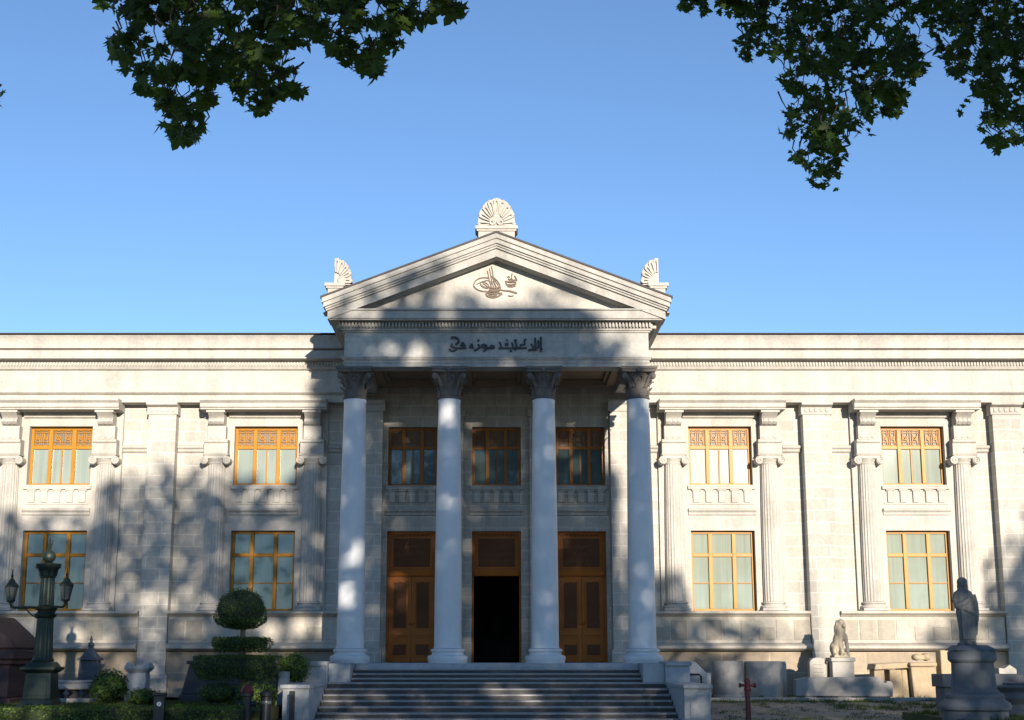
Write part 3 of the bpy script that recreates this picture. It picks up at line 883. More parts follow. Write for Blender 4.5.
# ================================================================== FOLIAGE HELPERS
def leaf_cards(mb, pts_normals, size, rng, palm=False, jitter=.8):
    for p, n in pts_normals:
        n = (Vector(n) + Vector((rng.gauss(0, jitter), rng.gauss(0, jitter), rng.gauss(0, jitter)))).normalized()
        a = n.cross(Vector((rng.gauss(0, 1), rng.gauss(0, 1), rng.gauss(0, 1)))).normalized(); c = n.cross(a)
        s_ = size * rng.uniform(.55, 1.4)
        if palm:
            dn = Vector((rng.gauss(0, .6), rng.gauss(0, .4), -.8)); c = (dn - n * dn.dot(n)).normalized(); a = c.cross(n)
        p = Vector(p)
        if palm:
            prof = [(0, -.42), (.10, -.12), (.46, -.22), (.30, .02), (.56, .22), (.24, .20), (.22, .42), (0, .68), (-.22, .42), (-.24, .20), (-.56, .22), (-.30, .02), (-.46, -.22), (-.10, -.12)]
            vs = [p + (a * u + c * v) * s_ + n * (-.18 * abs(u) * s_) for u, v in prof]
            cen = p + c * .05 * s_
            mb.add(vs + [cen], [(i, (i + 1) % 14, 14) for i in range(14)])
        else:
            mb.add([p - a * s_ * .5, p - c * s_ * .28 + a * .05 * s_, p + a * s_ * .5, p + c * s_ * .28 + a * .05 * s_], [(0, 1, 2, 3)])

def ellipsoid_shell(c, r, n, rng, lump=.10, zmin=-1.0, fr=.86):
    out = []
    ph = [rng.uniform(0, 6.28) for _ in range(6)]
    while len(out) < n:
        d = Vector((rng.gauss(0, 1), rng.gauss(0, 1), rng.gauss(0, 1))).normalized()
        if d.z < zmin: continue
        k = 1 + lump * (math.sin(d.x * 5 + ph[0]) * math.sin(d.y * 5 + ph[1]) + .6 * math.sin(d.z * 7 + ph[2]) * math.cos(d.x * 8 + ph[3])) * .7
        k *= rng.uniform(fr, 1.02)
        out.append(((c[0] + d.x * r[0] * k, c[1] + d.y * r[1] * k, c[2] + d.z * r[2] * k), (d.x / r[0], d.y / r[1], d.z / r[2])))
    return out

def bush(name, label, c, r, n, size, mat, trunk=None, group=None, cat='bush'):
    rng = random.Random(name + str(c[0]))
    t = thing(name, label, cat, (c[0], c[1], c[2] - r[2]), group)
    f = MB(); leaf_cards(f, ellipsoid_shell(c, r, n, rng, .14, -.9, .72), size, rng)
    f.build('foliage', mat, t)
    k = MB(); k.ell(c, (r[0] * .78, r[1] * .78, r[2] * .8), nu=14, nv=9); k.build('dark_core', M['boxcore'], t)
    return t

# ================================================================== LEFT GARDEN
# hedge along the front of the lawn
hg = MB(); rng = random.Random(3)
X0, X1, Y0, Y1, Z0, Z1 = -16.5, -5.75, -12.75, -12.05, 0, .58
pn = []
for _ in range(9500):
    x = rng.uniform(X0, X1); u = rng.random()
    wob = .03 * math.sin(x * 4.1) + .025 * math.sin(x * 9.3)
    if u < .45: pn.append(((x, rng.uniform(Y0, Y1), Z1 + wob + rng.uniform(-.05, .03)), (0, 0, 1)))
    else: pn.append(((x, Y0 + wob + rng.uniform(-.02, .06), rng.uniform(Z0, Z1)), (0, -1, .2)))
leaf_cards(hg, pn, .055, rng)
hedge = thing('clipped_hedge', 'low clipped green hedge edging the lawn in front of the lamp post', 'hedge', (-11, -12.4, 0))
hg.build('foliage', M['hedge'], hedge)
k = MB(); k.box(X0, X1, Y0 + .06, Y1, 0, Z1 - .06); k.build('dark_core', M['boxcore'], hedge)

gr = MB(); rng = random.Random(5)
def blades(mb, n, xr, yr, zf, h, rng):
    for _ in range(n):
        x, y = rng.uniform(*xr), rng.uniform(*yr); z = zf(x, y); a = rng.uniform(0, 6.28); w = .012
        hh = h * rng.uniform(.5, 1.3); lx, ly = rng.gauss(0, .4) * hh, rng.gauss(0, .4) * hh
        mb.add([(x - w * math.cos(a), y - w * math.sin(a), z), (x + w * math.cos(a), y + w * math.sin(a), z), (x + lx, y + ly, z + hh)], [(0, 1, 2)])
blades(gr, 14000, (-16, -5.6), (-11.95, -5), lambda x, y: LAWN, .07, rng)
tag(gr.build('lawn_grass', M['grass']), 'short mown lawn grass behind the hedge', 'grass', kind='stuff')
gr = MB()
def tufted(n, xr, yr, zf, h):
    for _ in range(n):
        cx_, cy_ = rng.uniform(*xr), rng.uniform(*yr)
        if math.sin(cx_ * 1.7) * math.sin(cy_ * 2.9 + cx_) < -.2: continue
        blades(gr, 14, (cx_ - .12, cx_ + .12), (cy_ - .1, cy_ + .1), zf, h * rng.uniform(.5, 1.2), rng)
tufted(260, (5.5, 16), (-4.6, -4.0), lambda x, y: path_z(y) - .01, .10)
tufted(200, (9.2, 13.5), (-7.6, -4.2), lambda x, y: path_z(y) - .01, .12)
tufted(420, (5.4, 13.5), (-9.5, -4.2), lambda x, y: path_z(y) - .01, .06)
tufted(260, (10.2, 15.5), (-14.4, -9.1), lambda x, y: .355, .13)
tufted(160, (5.6, 15), (-3.9, -1), lambda x, y: .555, .12)
tag(gr.build('weed_tufts', M['grass']), 'ragged grass tufts growing along the stone kerb and gravel edge', 'grass', kind='stuff')

# lamp post
LX, LY = at(41, 690, -10.5)[0], -10.5
def lamp_post(x, y, z):
    t = thing('lamp_post', 'ornate dark green cast iron lamp post with lanterns on curved arms', 'street lamp', (x, y, z))
    m = MB()
    m.frustum(x - .47, x + .47, y - .47, y + .47, z, x - .43, x + .43, y - .43, y + .43, z + .10)
    m.frustum(x - .40, x + .40, y - .40, y + .40, z + .10, x - .36, x + .36, y - .36, y + .36, z + .22)
    m.frustum(x - .34, x + .34, y - .34, y + .34, z + .22, x - .30, x + .30, y - .30, y + .30, z + .84)
    for s_ in (-1, 1): m.frustum(x - .24, x + .24, y + s_ * .345, y + s_ * .33, z + .30, x - .21, x + .21, y + s_ * .32, y + s_ * .29, z + .76)
    m.frustum(x - .31, x + .31, y - .31, y + .31, z + .84, x - .42, x + .42, y - .42, y + .42, z + .92)
    m.box(x - .42, x + .42, y - .42, y + .42, z + .92, z + .98)
    m.frustum(x - .36, x + .36, y - .36, y + .36, z + .98, x - .27, x + .27, y - .27, y + .27, z + 1.10)
    m.build('pedestal', M['iron'], t, bevel=.012)
    m = MB()
    m.lathe([(.25, z + 1.10), (.265, z + 1.14), (.23, z + 1.20)], x, y, 24)
    m.lathe([(.225, z + 1.20), (.22, z + 1.3), (.195, z + 2.15)], x, y, 32, False, flute=lambda i: 1 if i % 2 else .9)
    m.lathe([(.20, z + 2.15), (.25, z + 2.18), (.27, z + 2.24), (.22, z + 2.28), (.19, z + 2.32), (.26, z + 2.36), (.28, z + 2.42), (.20, z + 2.46)], x, y, 24)
    m.lathe([(.185, z + 2.46), (.165, z + 3.12)], x, y, 32, False, flute=lambda i: 1 if i % 2 else .92)
    m.build('shaft', M['iron'], t)
    m = MB()
    m.lathe([(.17, z + 3.12), (.20, z + 3.14), (.18, z + 3.18), (.22, z + 3.30), (.30, z + 3.40), (.31, z + 3.46), (.18, z + 3.48), (.10, z + 3.50)], x, y, 24)
    for k in range(8):
        a = k * math.pi / 4; acanthus(m, x, y, a, .20, z + 3.17, .22, .13, .09)
    m.build('capital', M['iron'], t)
    m = MB(); m.lathe([(.06, z + 3.49), (.10, z + 3.52), (.15, z + 3.58), (.16, z + 3.66), (.13, z + 3.74), (.06, z + 3.79), (.035, z + 3.84), (.05, z + 3.88), (.02, z + 3.93), (.012, z + 4.1)], x, y, 20)
    for s_ in (-1, 1): m.tube([(x, y, z + 3.9), (x + s_ * .07, y, z + 3.96), (x + s_ * .06, y, z + 4.05)], [.02, .016, .008], 6)
    m.build('finial', M['iron'], t)
    for ang in (math.pi, -.75):
        ca, sa = math.cos(ang), math.sin(ang); Q = lambda r, h: (x + r * ca, y + r * sa, z + h)
        lx, ly = x + .88 * ca, y + .88 * sa
        m = MB()
        m.tube([Q(.18, 2.40), Q(.5, 2.41), Q(.76, 2.40), Q(.86, 2.43), Q(.88, 2.52)], [.035, .03, .03, .03, .035], 8)
        m.tube([Q(.20, 2.15), Q(.34, 2.22), Q(.46, 2.34), Q(.52, 2.40)], .02, 6)
        m.build('arm', M['iron'], t)
        m = MB()
        m.lathe([(.05, z + 2.52), (.11, z + 2.55), (.115, z + 2.585)], lx, ly, 6, False)
        for k in range(6):
            a = k * math.pi / 3 + math.pi / 6
            m.tube([(lx + .09 * math.cos(a), ly + .09 * math.sin(a), z + 2.58), (lx + .155 * math.cos(a), ly + .155 * math.sin(a), z + 2.90)], .014, 5, False)
        m.lathe([(.175, z + 2.90), (.18, z + 2.93), (.11, z + 3.00), (.085, z + 3.02), (.09, z + 3.05), (.045, z + 3.09), (.025, z + 3.13), (.04, z + 3.17), (.018, z + 3.21), (.008, z + 3.32)], lx, ly, 6, False)
        lt = m.build('lantern', M['iron'], t)
        gl = MB(); gl.lathe([(.085, z + 2.585), (.145, z + 2.898)], lx, ly, 6, False, a0=math.pi / 6, a1=math.pi / 6 + 2 * math.pi); gl.build('glass', M['lampglass'], lt)
lamp_post(LX, LY, LAWN)

# porphyry sarcophagus at the left edge
t = thing('porphyry_sarcophagus', 'huge dark purple porphyry sarcophagus with pitched lid at the left edge', 'sarcophagus', (-14.9, -6.3, LAWN))
m = MB(); m.box(-17.4, -12.75, -7.5, -5.1, LAWN, LAWN + .16); m.box(-17.3, -12.85, -7.4, -5.2, LAWN + .16, LAWN + 1.02); m.box(-17.4, -12.75, -7.5, -5.1, LAWN + 1.02, LAWN + 1.14)
m.build('chest', M['porphyry'], t, bevel=.03)
m = MB(); m.box(-17.45, -12.7, -7.55, -5.05, LAWN + 1.142, LAWN + 1.42)
m.prism([(-17.45, LAWN + 1.422), (-12.7, LAWN + 1.422), (-12.75, LAWN + 1.6), (-13.55, LAWN + 2.30), (-16.5, LAWN + 2.30), (-17.4, LAWN + 1.6)], -7.5, -5.1)
m.build('lid', M['porphyry'], t, bevel=.05)

# grey stone sarcophagus behind the topiary
SX0, sz = at(183, 698, -5.2); SX1, _ = at(283, 698, -5.2)
t = thing('stone_sarcophagus', 'dark grey stone sarcophagus with sloping sides behind the topiary', 'sarcophagus', ((SX0 + SX1) / 2, -4.6, LAWN))
m = MB(); m.frustum(SX0 - .05, SX1, -5.3, -3.8, LAWN + .2, SX0 + .12, SX1 - .12, -5.15, -3.95, LAWN + 1.02)
m.box(SX0 - .1, SX1 + .05, -5.36, -3.75, LAWN + .0, LAWN + .2)
m.build('chest', M['darkstone'], t, bevel=.04)
m = MB(); m.box(SX0 + .05, SX1 - .05, -5.22, -3.9, LAWN + 1.02, LAWN + 1.12); m.box(SX0 + .2, SX1 - .2, -5.1, -4.0, LAWN + 1.12, LAWN + 1.26); m.build('lid', M['darkstone'], t, bevel=.03)

# stone bench on balusters
bx0, _ = at(54, 690, -6.2); bx1, _ = at(93, 690, -6.2)
t = thing('stone_bench', 'worn pale slab bench on squat stone feet beside the lamp post', 'bench', ((bx0 + bx1) / 2, -6.2, LAWN))
m = MB(); m.box(bx0, bx1, -6.6, -5.8, LAWN + .36, LAWN + .52); m.box(bx0 + .05, bx1 - .08, -6.5, -5.9, LAWN + .522, LAWN + .60); m.build('slab', M['relic'], t, bevel=.05)
m = MB(); m.box(bx0 - .05, bx1 + .05, -6.7, -5.7, LAWN - .02, LAWN + .13); m.build('ground_slab', M['relic'], t, bevel=.03)
for k in range(3):
    x = bx0 + .14 + k * (bx1 - bx0 - .28) / 2
    m = MB(); m.lathe([(.13, LAWN + .13), (.16, LAWN + .19), (.10, LAWN + .25), (.16, LAWN + .32), (.14, LAWN + .36)], x, -6.2, 14); m.build('foot', M['darkstone'], t)

# stele with a pointed finial against the wall
sx, _ = at(90, 660, -1.6)
t = thing('grave_stele', 'grey gravestone with shouldered top and small finial against the museum wall', 'gravestone', (sx, -1.6, LAWN))
m = MB(); m.frustum(sx - .33, sx + .33, -1.75, -1.4, LAWN, sx - .29, sx + .29, -1.73, -1.42, 1.62); m.box(sx - .35, sx + .35, -1.8, -1.36, 1.62, 1.70)
m.frustum(sx - .27, sx + .27, -1.74, -1.42, 1.70, sx - .08, sx + .08, -1.64, -1.5, 1.98); m.build('slab', M['pedestal'], t, bevel=.02)
m = MB(); m.lathe([(.05, 1.98), (.10, 2.06), (.09, 2.13), (.03, 2.18), (.05, 2.23), (.012, 2.36)], sx, -1.57, 12); m.build('finial', M['pedestal'], t)

# pale altar pedestal
ax, _ = at(139, 675, -5.5)
t = thing('marble_altar', 'small pale blue grey marble altar between the two dark shrubs', 'altar', (ax, -5.5, LAWN))
m = MB(); m.box(ax - .30, ax + .30, -5.8, -5.2, LAWN, LAWN + .14); m.box(ax - .25, ax + .25, -5.75, -5.25, LAWN + .14, LAWN + .80); m.build('body', M['cheek'], t, bevel=.02)
m = MB(); m.frustum(ax - .25, ax + .25, -5.75, -5.25, LAWN + .8, ax - .34, ax + .34, -5.84, -5.16, LAWN + .9); m.box(ax - .34, ax + .34, -5.84, -5.16, LAWN + .9, LAWN + .98)
for s_ in (-1, 1): m.frustum(ax + s_ * .33, ax + s_ * .17, -5.8, -5.2, LAWN + .98, ax + s_ * .3, ax + s_ * .24, -5.7, -5.3, LAWN + 1.08)
m.build('cornice', M['cheek'], t, bevel=.015)

x, z = at(109, 690, -7.5); bush('shrub', 'dark loose leafed shrub beside the slab bench', (x, -7.5, LAWN + .44), (.50, .45, .46), 1500, .085, M['box'])
x, z = at(144, 697, -8.5); bush('shrub', 'low dark shrub in front of the pale marble altar', (x, -8.5, LAWN + .22), (.46, .4, .24), 900, .075, M['box'])
x, z = at(294, 668, -7.0); bush('boxwood_ball', 'round bright green clipped bush beside the left stair block', (x, -7.0, z), (.45, .42, .46), 1900, .05, M['lightbush'])
x, z = at(256, 693, -9.5); bush('boxwood_ball', 'round clipped bush under the topiary behind the red topped hydrant', (x, -9.5, z - .05), (.58, .5, .36), 1800, .05, M['lightbush'])
x, z = at(218, 692, -9.2); bush('shrub', 'flat clipped dark shrub left of the topiary foot', (x, -9.2, z - .02), (.56, .45, .30), 1300, .05, M['box'])

# topiary
TX, TZ0 = at(241, 700, -8.6)
topi = thing('topiary_tree', 'clipped evergreen topiary with a domed top over stacked discs', 'topiary', (TX, -8.6, LAWN))
rng = random.Random(11)
def tier(name, x0, x1, y0, y1, dome, n):
    xa, za = at(x0, y1, -8.6); xb, zb = at(x1, y0, -8.6)
    cx_ = (xa + xb) / 2; r = (xb - xa) / 2; h = zb - za
    f = MB(); pts = []
    if dome:
        base = za + h * .27
        for p, nn in ellipsoid_shell((cx_, -8.6, base), (r, r, h * .73), n, rng, .05, -1.0, .9):
            pts.append(((p[0], p[1], p[2] if p[2] > base else base - (base - p[2]) * .36), nn))
    else:
        for _ in range(n):
            a = rng.uniform(0, 2 * math.pi); u = rng.random()
            k = 1 + .05 * math.sin(a * 5) + .03 * math.sin(a * 11)
            if u < .35: rr = r * k * math.sqrt(rng.random()); pts.append(((cx_ + rr * math.cos(a), -8.6 + rr * math.sin(a), zb - .02 + rng.uniform(-.03, .03) - .06 * (rr / r) ** 3), (0, 0, 1)))
            elif u < .55: rr = r * k * math.sqrt(rng.random()) * .95; pts.append(((cx_ + rr * math.cos(a), -8.6 + rr * math.sin(a), za + rng.uniform(-.03, .03) + .05 * math.sin(a * 4)), (0, 0, -1)))
            else:
                v = rng.random(); rr = r * k * (.84 + .13 * math.sin(math.pi * v) + .05 * v) * rng.uniform(.93, 1.02)
                pts.append(((cx_ + rr * math.cos(a), -8.6 + rr * math.sin(a), za + h * v), (math.cos(a), math.sin(a), 0)))
    leaf_cards(f, pts, .05, rng)
    o = f.build('foliage_tier', M['box'], topi)
    c = MB()
    if dome: c.ell((cx_, -8.6, base + h * .2), (r * .88, r * .88, h * .46), nu=20, nv=10)
    else: c.lathe([(r * .8, za + h * .12), (r * .9, za + h * .5), (r * .82, zb - h * .14)], cx_, -8.6, 20)
    c.build('dark_core', M['boxcore'], o)
tier('dome', 213.5, 268.5, 587, 630, True, 4200)
tier('disc', 211, 271.5, 637, 650, False, 3000)
tier('disc', 193, 282, 655, 678, False, 6000)
m = MB(); m.tube([(TX, -8.6, LAWN - .05), (TX + .03, -8.6, LAWN + .6), (TX - .02, -8.6, LAWN + 1.5), (TX, -8.6, LAWN + 2.3)], [.12, .10, .08, .05], 10); m.build('trunk', M['bark'], topi)

# small posts in front of the hedge
px_, _ = at(159.5, 704, -12.95)
t = thing('sign_post', 'black square post carrying a small white round sign before the hedge', 'sign post', (px_, -12.95, 0))
m = MB(); m.box(px_ - .12, px_ + .12, -13.02, -12.88, 0, .86); m.box(px_ - .145, px_ + .145, -13.05, -12.85, .86, .93); m.build('post', M['black'], t, bevel=.01)
m = MB(); ppx, pz = at(159, 704, -13.03); m.prism([(ppx + .05 * math.cos(k * math.pi / 10), pz + .05 * math.sin(k * math.pi / 10)) for k in range(20)], -13.035, -13.022); m.build('round_sign', M['white'], t)
m = MB(); m.stroke([(ppx - .012, pz - .025), (ppx + .012, pz - .003), (ppx - .006, pz + .005), (ppx + .012, pz + .03)], .014, -13.041, -13.034); m.build('symbol', M['black'], t)

hx, hz = at(247.5, 684, -12.3)
t = thing('fire_hydrant', 'dark standpipe hydrant with a dull red cap among the clipped bushes', 'hydrant', (hx, -12.3, 0))
m = MB(); m.lathe([(.16, 0), (.16, .06), (.11, .08), (.11, .82), (.15, .84), (.15, .90)], hx, -12.3, 16); m.tube([(hx - .22, -12.3, .66), (hx + .22, -12.3, .66)], .06, 10); m.build('body', M['black'], t)
m = MB(); m.lathe([(.15, .90), (.16, .94), (.12, 1.03), (.05, 1.08), (.05, 1.12)], hx, -12.3, 16); m.build('cap', M['red'], t)
bx_, _ = at(266, 700, -12.3)
t = thing('bollard', 'plain black bollard beside the red capped hydrant', 'bollard', (bx_, -12.3, 0))
m = MB(); m.lathe([(.15, 0), (.15, .08), (.12, .10), (.12, .82), (.14, .84), (.14, .93), (.12, .95)], bx_, -12.3, 18); m.build('post', M['black'], t)
m = MB(); m.lathe([(.122, .66), (.125, .67), (.125, .72), (.122, .73)], bx_, -12.3, 18); m.build('band', M['lampglass'], t)  # pale ring painted in for a faint reflection on the bollard
qx, _ = at(292, 700, -10.9)
t = thing('dark_post', 'thin flat black post in front of the left stair block', 'post', (qx, -10.9, 0))
m = MB(); m.box(qx - .065, qx + .065, -10.95, -10.85, 0, .92); m.box(qx - .10, qx + .10, -11.0, -10.8, 0, .05); m.build('post', M['black'], t, bevel=.008)
gx0, _ = at(279, 680, -8.2); gx1, _ = at(288, 680, -8.2)
m = MB(); m.box(gx0, gx1, -8.4, -7.9, LAWN, at(283, 671.5, -8.2)[1]); m.box(gx0 - .04, gx1 + .04, -8.44, -7.86, LAWN, LAWN + .15)
tag(m.build('marble_block', M['cheek'], loc=((gx0 + gx1) / 2, -8.2, LAWN), bevel=.02), 'small upright pale marble block beside the round bright bush', 'stone block')

# ================================================================== RIGHT SIDE RELICS
# twin drum fragment
DY = -3.1
x0, _ = at(713, 680, DY); x1, zt_ = at(787, 661, DY); gz = .555
x2, _ = at(744, 680, DY)
t = thing('drum_fragment', 'large pale grey marble double drum fragment beside the right stair block', 'stone fragment', ((x0 + x1) / 2, DY, gz))
m = MB()
r1 = (x2 - x0) / 2
m.lathe([(r1 * .96, gz), (r1, gz + .1), (r1, zt_ - .06), (r1 * .97, zt_)], x0 + r1, DY, 32)
c2 = at(764, 680, DY)[0]; r2 = at(783, 680, DY)[0] - c2
m.lathe([(r2 * .97, gz), (r2, gz + .08), (r2, zt_ - .05), (r2 * .97, zt_ - .005)], c2, DY + .06, 32)
c3 = at(779, 680, DY)[0]; m.lathe([(x1 - c3, gz), (x1 - c3 + .01, zt_ - .08), (x1 - c3 - .02, zt_ - .012)], c3, DY + .2, 24)
m.lathe([(r1 * 1.02, gz), (r1 * 1.03, gz + .06), (r1 * .99, gz + .09)], x0 + r1, DY, 32)
m.build('drum', M['relic'], t)

# kerb slab handrail by the stair
rx0, rz0 = at(688, 674.5, -6.2); rx1, _ = at(701, 674.5, -6.2); _, rz1 = at(702, 684, -6.2)
t = thing('handrail', 'short black iron handrail beside the right stair block', 'handrail', (rx1, -6.2, path_z(-6.2)))
m = MB(); m.tube([(rx0, -6.2, rz0), (rx1 - .05, -6.2, rz0), (rx1, -6.2, rz0 - .05), (rx1 + .04, -6.2, path_z(-6.2) - .02)], .028, 10); m.build('rail', M['black'], t)
m = MB(); m.tube([(rx0 + .02, -6.2, rz0), (rx0 + .02, -6.2, path_z(-6.2))], .022, 8); m.build('upright', M['black'], t)
wx0, wz0 = at(688, 662, -4.4); wx1, wz1 = at(706, 673, -4.4)
m = MB(); m.prism([(5.3, .3), (wx1 + .12, .3), (wx1 + .12, wz1), (wx1, wz1), (wx0 + .2, wz0), (5.3, wz0)], -4.5, -3.95)
tag(m.build('sloping_block', M['cheek'], loc=(wx0, -4.4, .4), bevel=.02), 'pale stone block with a sloping top behind the black handrail', 'stone block')

# red standpipe in front
rx, _ = at(747.5, 690, -11.3)
t = thing('standpipe_hydrant', 'thin dark red standpipe hydrant with side outlets on the gravel', 'hydrant', (rx, -11.3, .04))
zt_ = at(747, 678, -11.3)[1]
m = MB(); m.lathe([(.12, .04), (.12, .09), (.07, .11), (.062, .6), (.06, zt_ - .30), (.085, zt_ - .28), (.085, zt_ - .24), (.066, zt_ - .22), (.066, zt_ - .10), (.08, zt_ - .085), (.07, zt_ - .03), (.035, zt_)], rx, -11.3, 18); m.build('pipe', M['red'], t)
for s_ in (-1, 1):
    m = MB(); m.tube([(rx + s_ * .05, -11.3, zt_ - .17), (rx + s_ * .14, -11.3, zt_ - .17), (rx + s_ * .16, -11.3, zt_ - .17), (rx + s_ * .20, -11.3, zt_ - .17)], [.035, .035, .055, .055], 10); m.build('outlet', M['red'], t)

# fallen beam
BYY = -3.66
x0, _ = at(794, 684, BYY); x1, zt_ = at(891, 677.5, BYY)
m = MB(); z0 = .60
m.prism([(x0, z0 + .02), (x1 - .02, z0), (x1, zt_ - .16), (x1 - .05, zt_ - .10), (x1 - .17, zt_ - .10), (x1 - .20, zt_ - .17), (x1 - .24, zt_ - .14), (x1 - .40, zt_ + .02), (x0 + .3, zt_), (x0 + .02, zt_ - .06)], BYY - .19, BYY + .19)
t = thing('fallen_beam', 'long fallen white marble beam with a notched end on low blocks', 'marble beam', ((x0 + x1) / 2, BYY, (.56)))
m.build('beam', M['relic'], t, bevel=.02)
for q in (x0 + .4, (x0 + x1) / 2, x1 - .5):
    m = MB(); m.box(q - .2, q + .2, BYY - .16, BYY + .16, (.56) - .02, z0 + .005); m.build('support', M['relic'], t, bevel=.02)

# arched stele
x, zt_ = at(817, 657.5, -2.4); w = .27; gz = .56
m = MB(); m.prism([(x - w, gz), (x + w, gz), (x + w * .96, zt_ - .17)] + [(x + w * .96 * math.cos(a), zt_ - .17 + .17 * math.sin(a)) for a in [math.pi * k / 10 for k in range(1, 10)]] + [(x - w * .96, zt_ - .17)], -2.55, -2.2)
for k in range(4): m.stroke([(x - .15, zt_ - .2 - k * .11), (x + .13, zt_ - .21 - k * .11)], .025, -2.565, -2.549)
tag(m.build('arched_stele', M['relic'], loc=(x, -2.4, gz), bevel=.02), 'small round topped gravestone left of the lion pedestal', 'gravestone')

# lion on its pedestal
lx, lz = at(839.5, 657.5, -2.6)
t = thing('lion_pedestal', 'pale marble pedestal block under the weathered lion', 'pedestal', (lx, -2.6, .56))
m = MB(); m.box(lx - .30, lx + .34, -2.95, -2.25, .56, lz - .12); m.build('block', M['relic'], t, bevel=.02)
m = MB(); m.box(lx - .34, lx + .38, -3.0, -2.2, lz - .118, lz); m.build('cap', M['relic'], t, bevel=.02)
m = MB(); L = lambda dx, dy, dz: (lx + dx, -2.6 + dy, lz + dz)
m.box(lx - .30, lx + .34, -2.92, -2.28, lz + .001, lz + .06)
m.ell(L(-.14, .10, .26), (.20, .20, .23)); m.ell(L(-.02, .04, .50), (.20, .18, .34), (0, .35, 0)); m.ell(L(.08, -.02, .72), (.19, .18, .22))
m.ell(L(.06, .0, .88), (.21, .20, .22)); m.ell(L(.10, -.08, .98), (.145, .15, .15)); m.ell(L(.16, -.19, .94), (.085, .10, .075)); m.ell(L(.17, -.24, .90), (.06, .06, .045))
for s_ in (-1, 1):
    m.tube([L(.12 + s_ * .11, -.06, .66), L(.16 + s_ * .12, -.10, .40), L(.18 + s_ * .12, -.13, .10), L(.19 + s_ * .12, -.20, .08)], [.09, .075, .065, .075], 10)
    m.ell(L(-.08 + s_ * .15, -.06, .18), (.11, .2, .14)); m.ell(L(-.02 + s_ * .17, -.2, .09), (.06, .12, .05))
    m.ell(L(.07 + s_ * .11, .0, 1.05), (.06, .05, .06)); m.ell(L(.13 + s_ * .055, -.205, 1.0), (.03, .03, .022))
for k in range(14):
    a = k * .6; m.ell(L(.05 + .18 * math.cos(a), -.02 + .05 * math.sin(a * 2.1), .84 + .16 * math.sin(a)), (.06, .07, .07))
m.v = [(lx + (v[0] - lx) * .76, v[1], v[2]) for v in m.v]
tag(m.build('lion_statue', M['lionstone'], loc=(lx, -2.6, lz), remesh=.022), 'weathered pale seated stone lion on a marble pedestal by the wall', 'statue')

# table tomb
TY_ = -2.85
x0, zc = at(871, 663, TY_); x1, _ = at(907, 663, TY_); x2, _ = at(931, 663, TY_)
t = thing('table_tomb', 'broken slab tomb on upright stones joined to a large pale block', 'tomb', ((x0 + x2) / 2, TY_, .56))
m = MB(); m.prism([(x0, zc - .20), (x1, zc - .14), (x1, zc + .02), (x0 + .05, zc - .02)], TY_ - .35, TY_ + .6); m.build('slab', M['reliclit'], t, bevel=.03)
for q, w in ((x0 + .18, .17), (x0 + .66, .2), (x1 - .12, .12)):
    m = MB(); m.frustum(q - w, q + w, TY_ - .2, TY_ + .4, .5, q - w * .85, q + w * .9, TY_ - .18, TY_ + .4, zc - .19); m.build('upright', M['reliclit'], t, bevel=.03)
m = MB(); m.frustum(x1 + .02, x2, TY_ - .5, TY_ + .5, .5, x1 - .02, x2 - .03, TY_ - .45, TY_ + .5, zc - .10); m.box(x1 - .06, x2 + .02, TY_ - .55, TY_ + .55, zc - .099, zc + .02); m.build('end_block', M['reliclit'], t, bevel=.03)
fx, fz = at(921, 658, TY_)
m = MB(); m.ell((fx - .16, TY_, fz + .02), (.12, .2, .10)); m.ell((fx + .14, TY_, fz + .03), (.13, .2, .12)); m.box(fx - .18, fx + .18, TY_ - .14, TY_ + .14, fz - .055, fz + .09)
tag(m.build('capital_fragment', M['reliclit'], loc=(fx, TY_, fz - .06), remesh=.02), 'small broken ionic capital lying on the slab tomb', 'capital fragment')

# upright golden block
x0, zt_ = at(937, 650, -2.8); x1, _ = at(951, 650, -2.8)
m = MB(); m.frustum(x0, x1, -3.1, -2.5, .5, x0 + .02, x1 - .03, -3.05, -2.55, zt_)
tag(m.build('upright_stone', M['reliclit'], loc=((x0 + x1) / 2, -2.8, .5), bevel=.03), 'upright golden brown stone slab beside the statue pedestal', 'stone slab')

# low ledge blocks either side of the pedestal
lx0, lz = at(938, 678, -8.2); lx1, _ = at(1030, 678, -8.2)
t = thing('stone_ledge', 'long low grey stone ledge behind the statue pedestal', 'stone ledge', ((lx0 + lx1) / 2, -8.2, .2))
m = MB(); m.box(lx0 + .06, lx1, -8.5, -7.7, .1, at(940, 687, -8.2)[1]); m.build('footing', M['pedestal'], t, bevel=.02)
m = MB(); m.box(lx0, lx1 + .1, -8.6, -7.6, at(940, 687, -8.2)[1] + .002, at(940, 674, -8.2)[1]); m.build('slab', M['pedestal'], t, bevel=.02)
x, z = at(1007, 673, -6.4)
m = MB(); m.prism([(x - .28, .3), (x + .22, .3), (x + .20, z + .10), (x + .02, z + .22), (x - .12, z + .12), (x - .28, z + .14)], -6.6, -6.2)
tag(m.build('white_fragment', M['relic'], loc=(x, -6.4, .4), bevel=.02), 'jagged white marble fragment standing behind the grey ledge', 'stone fragment')

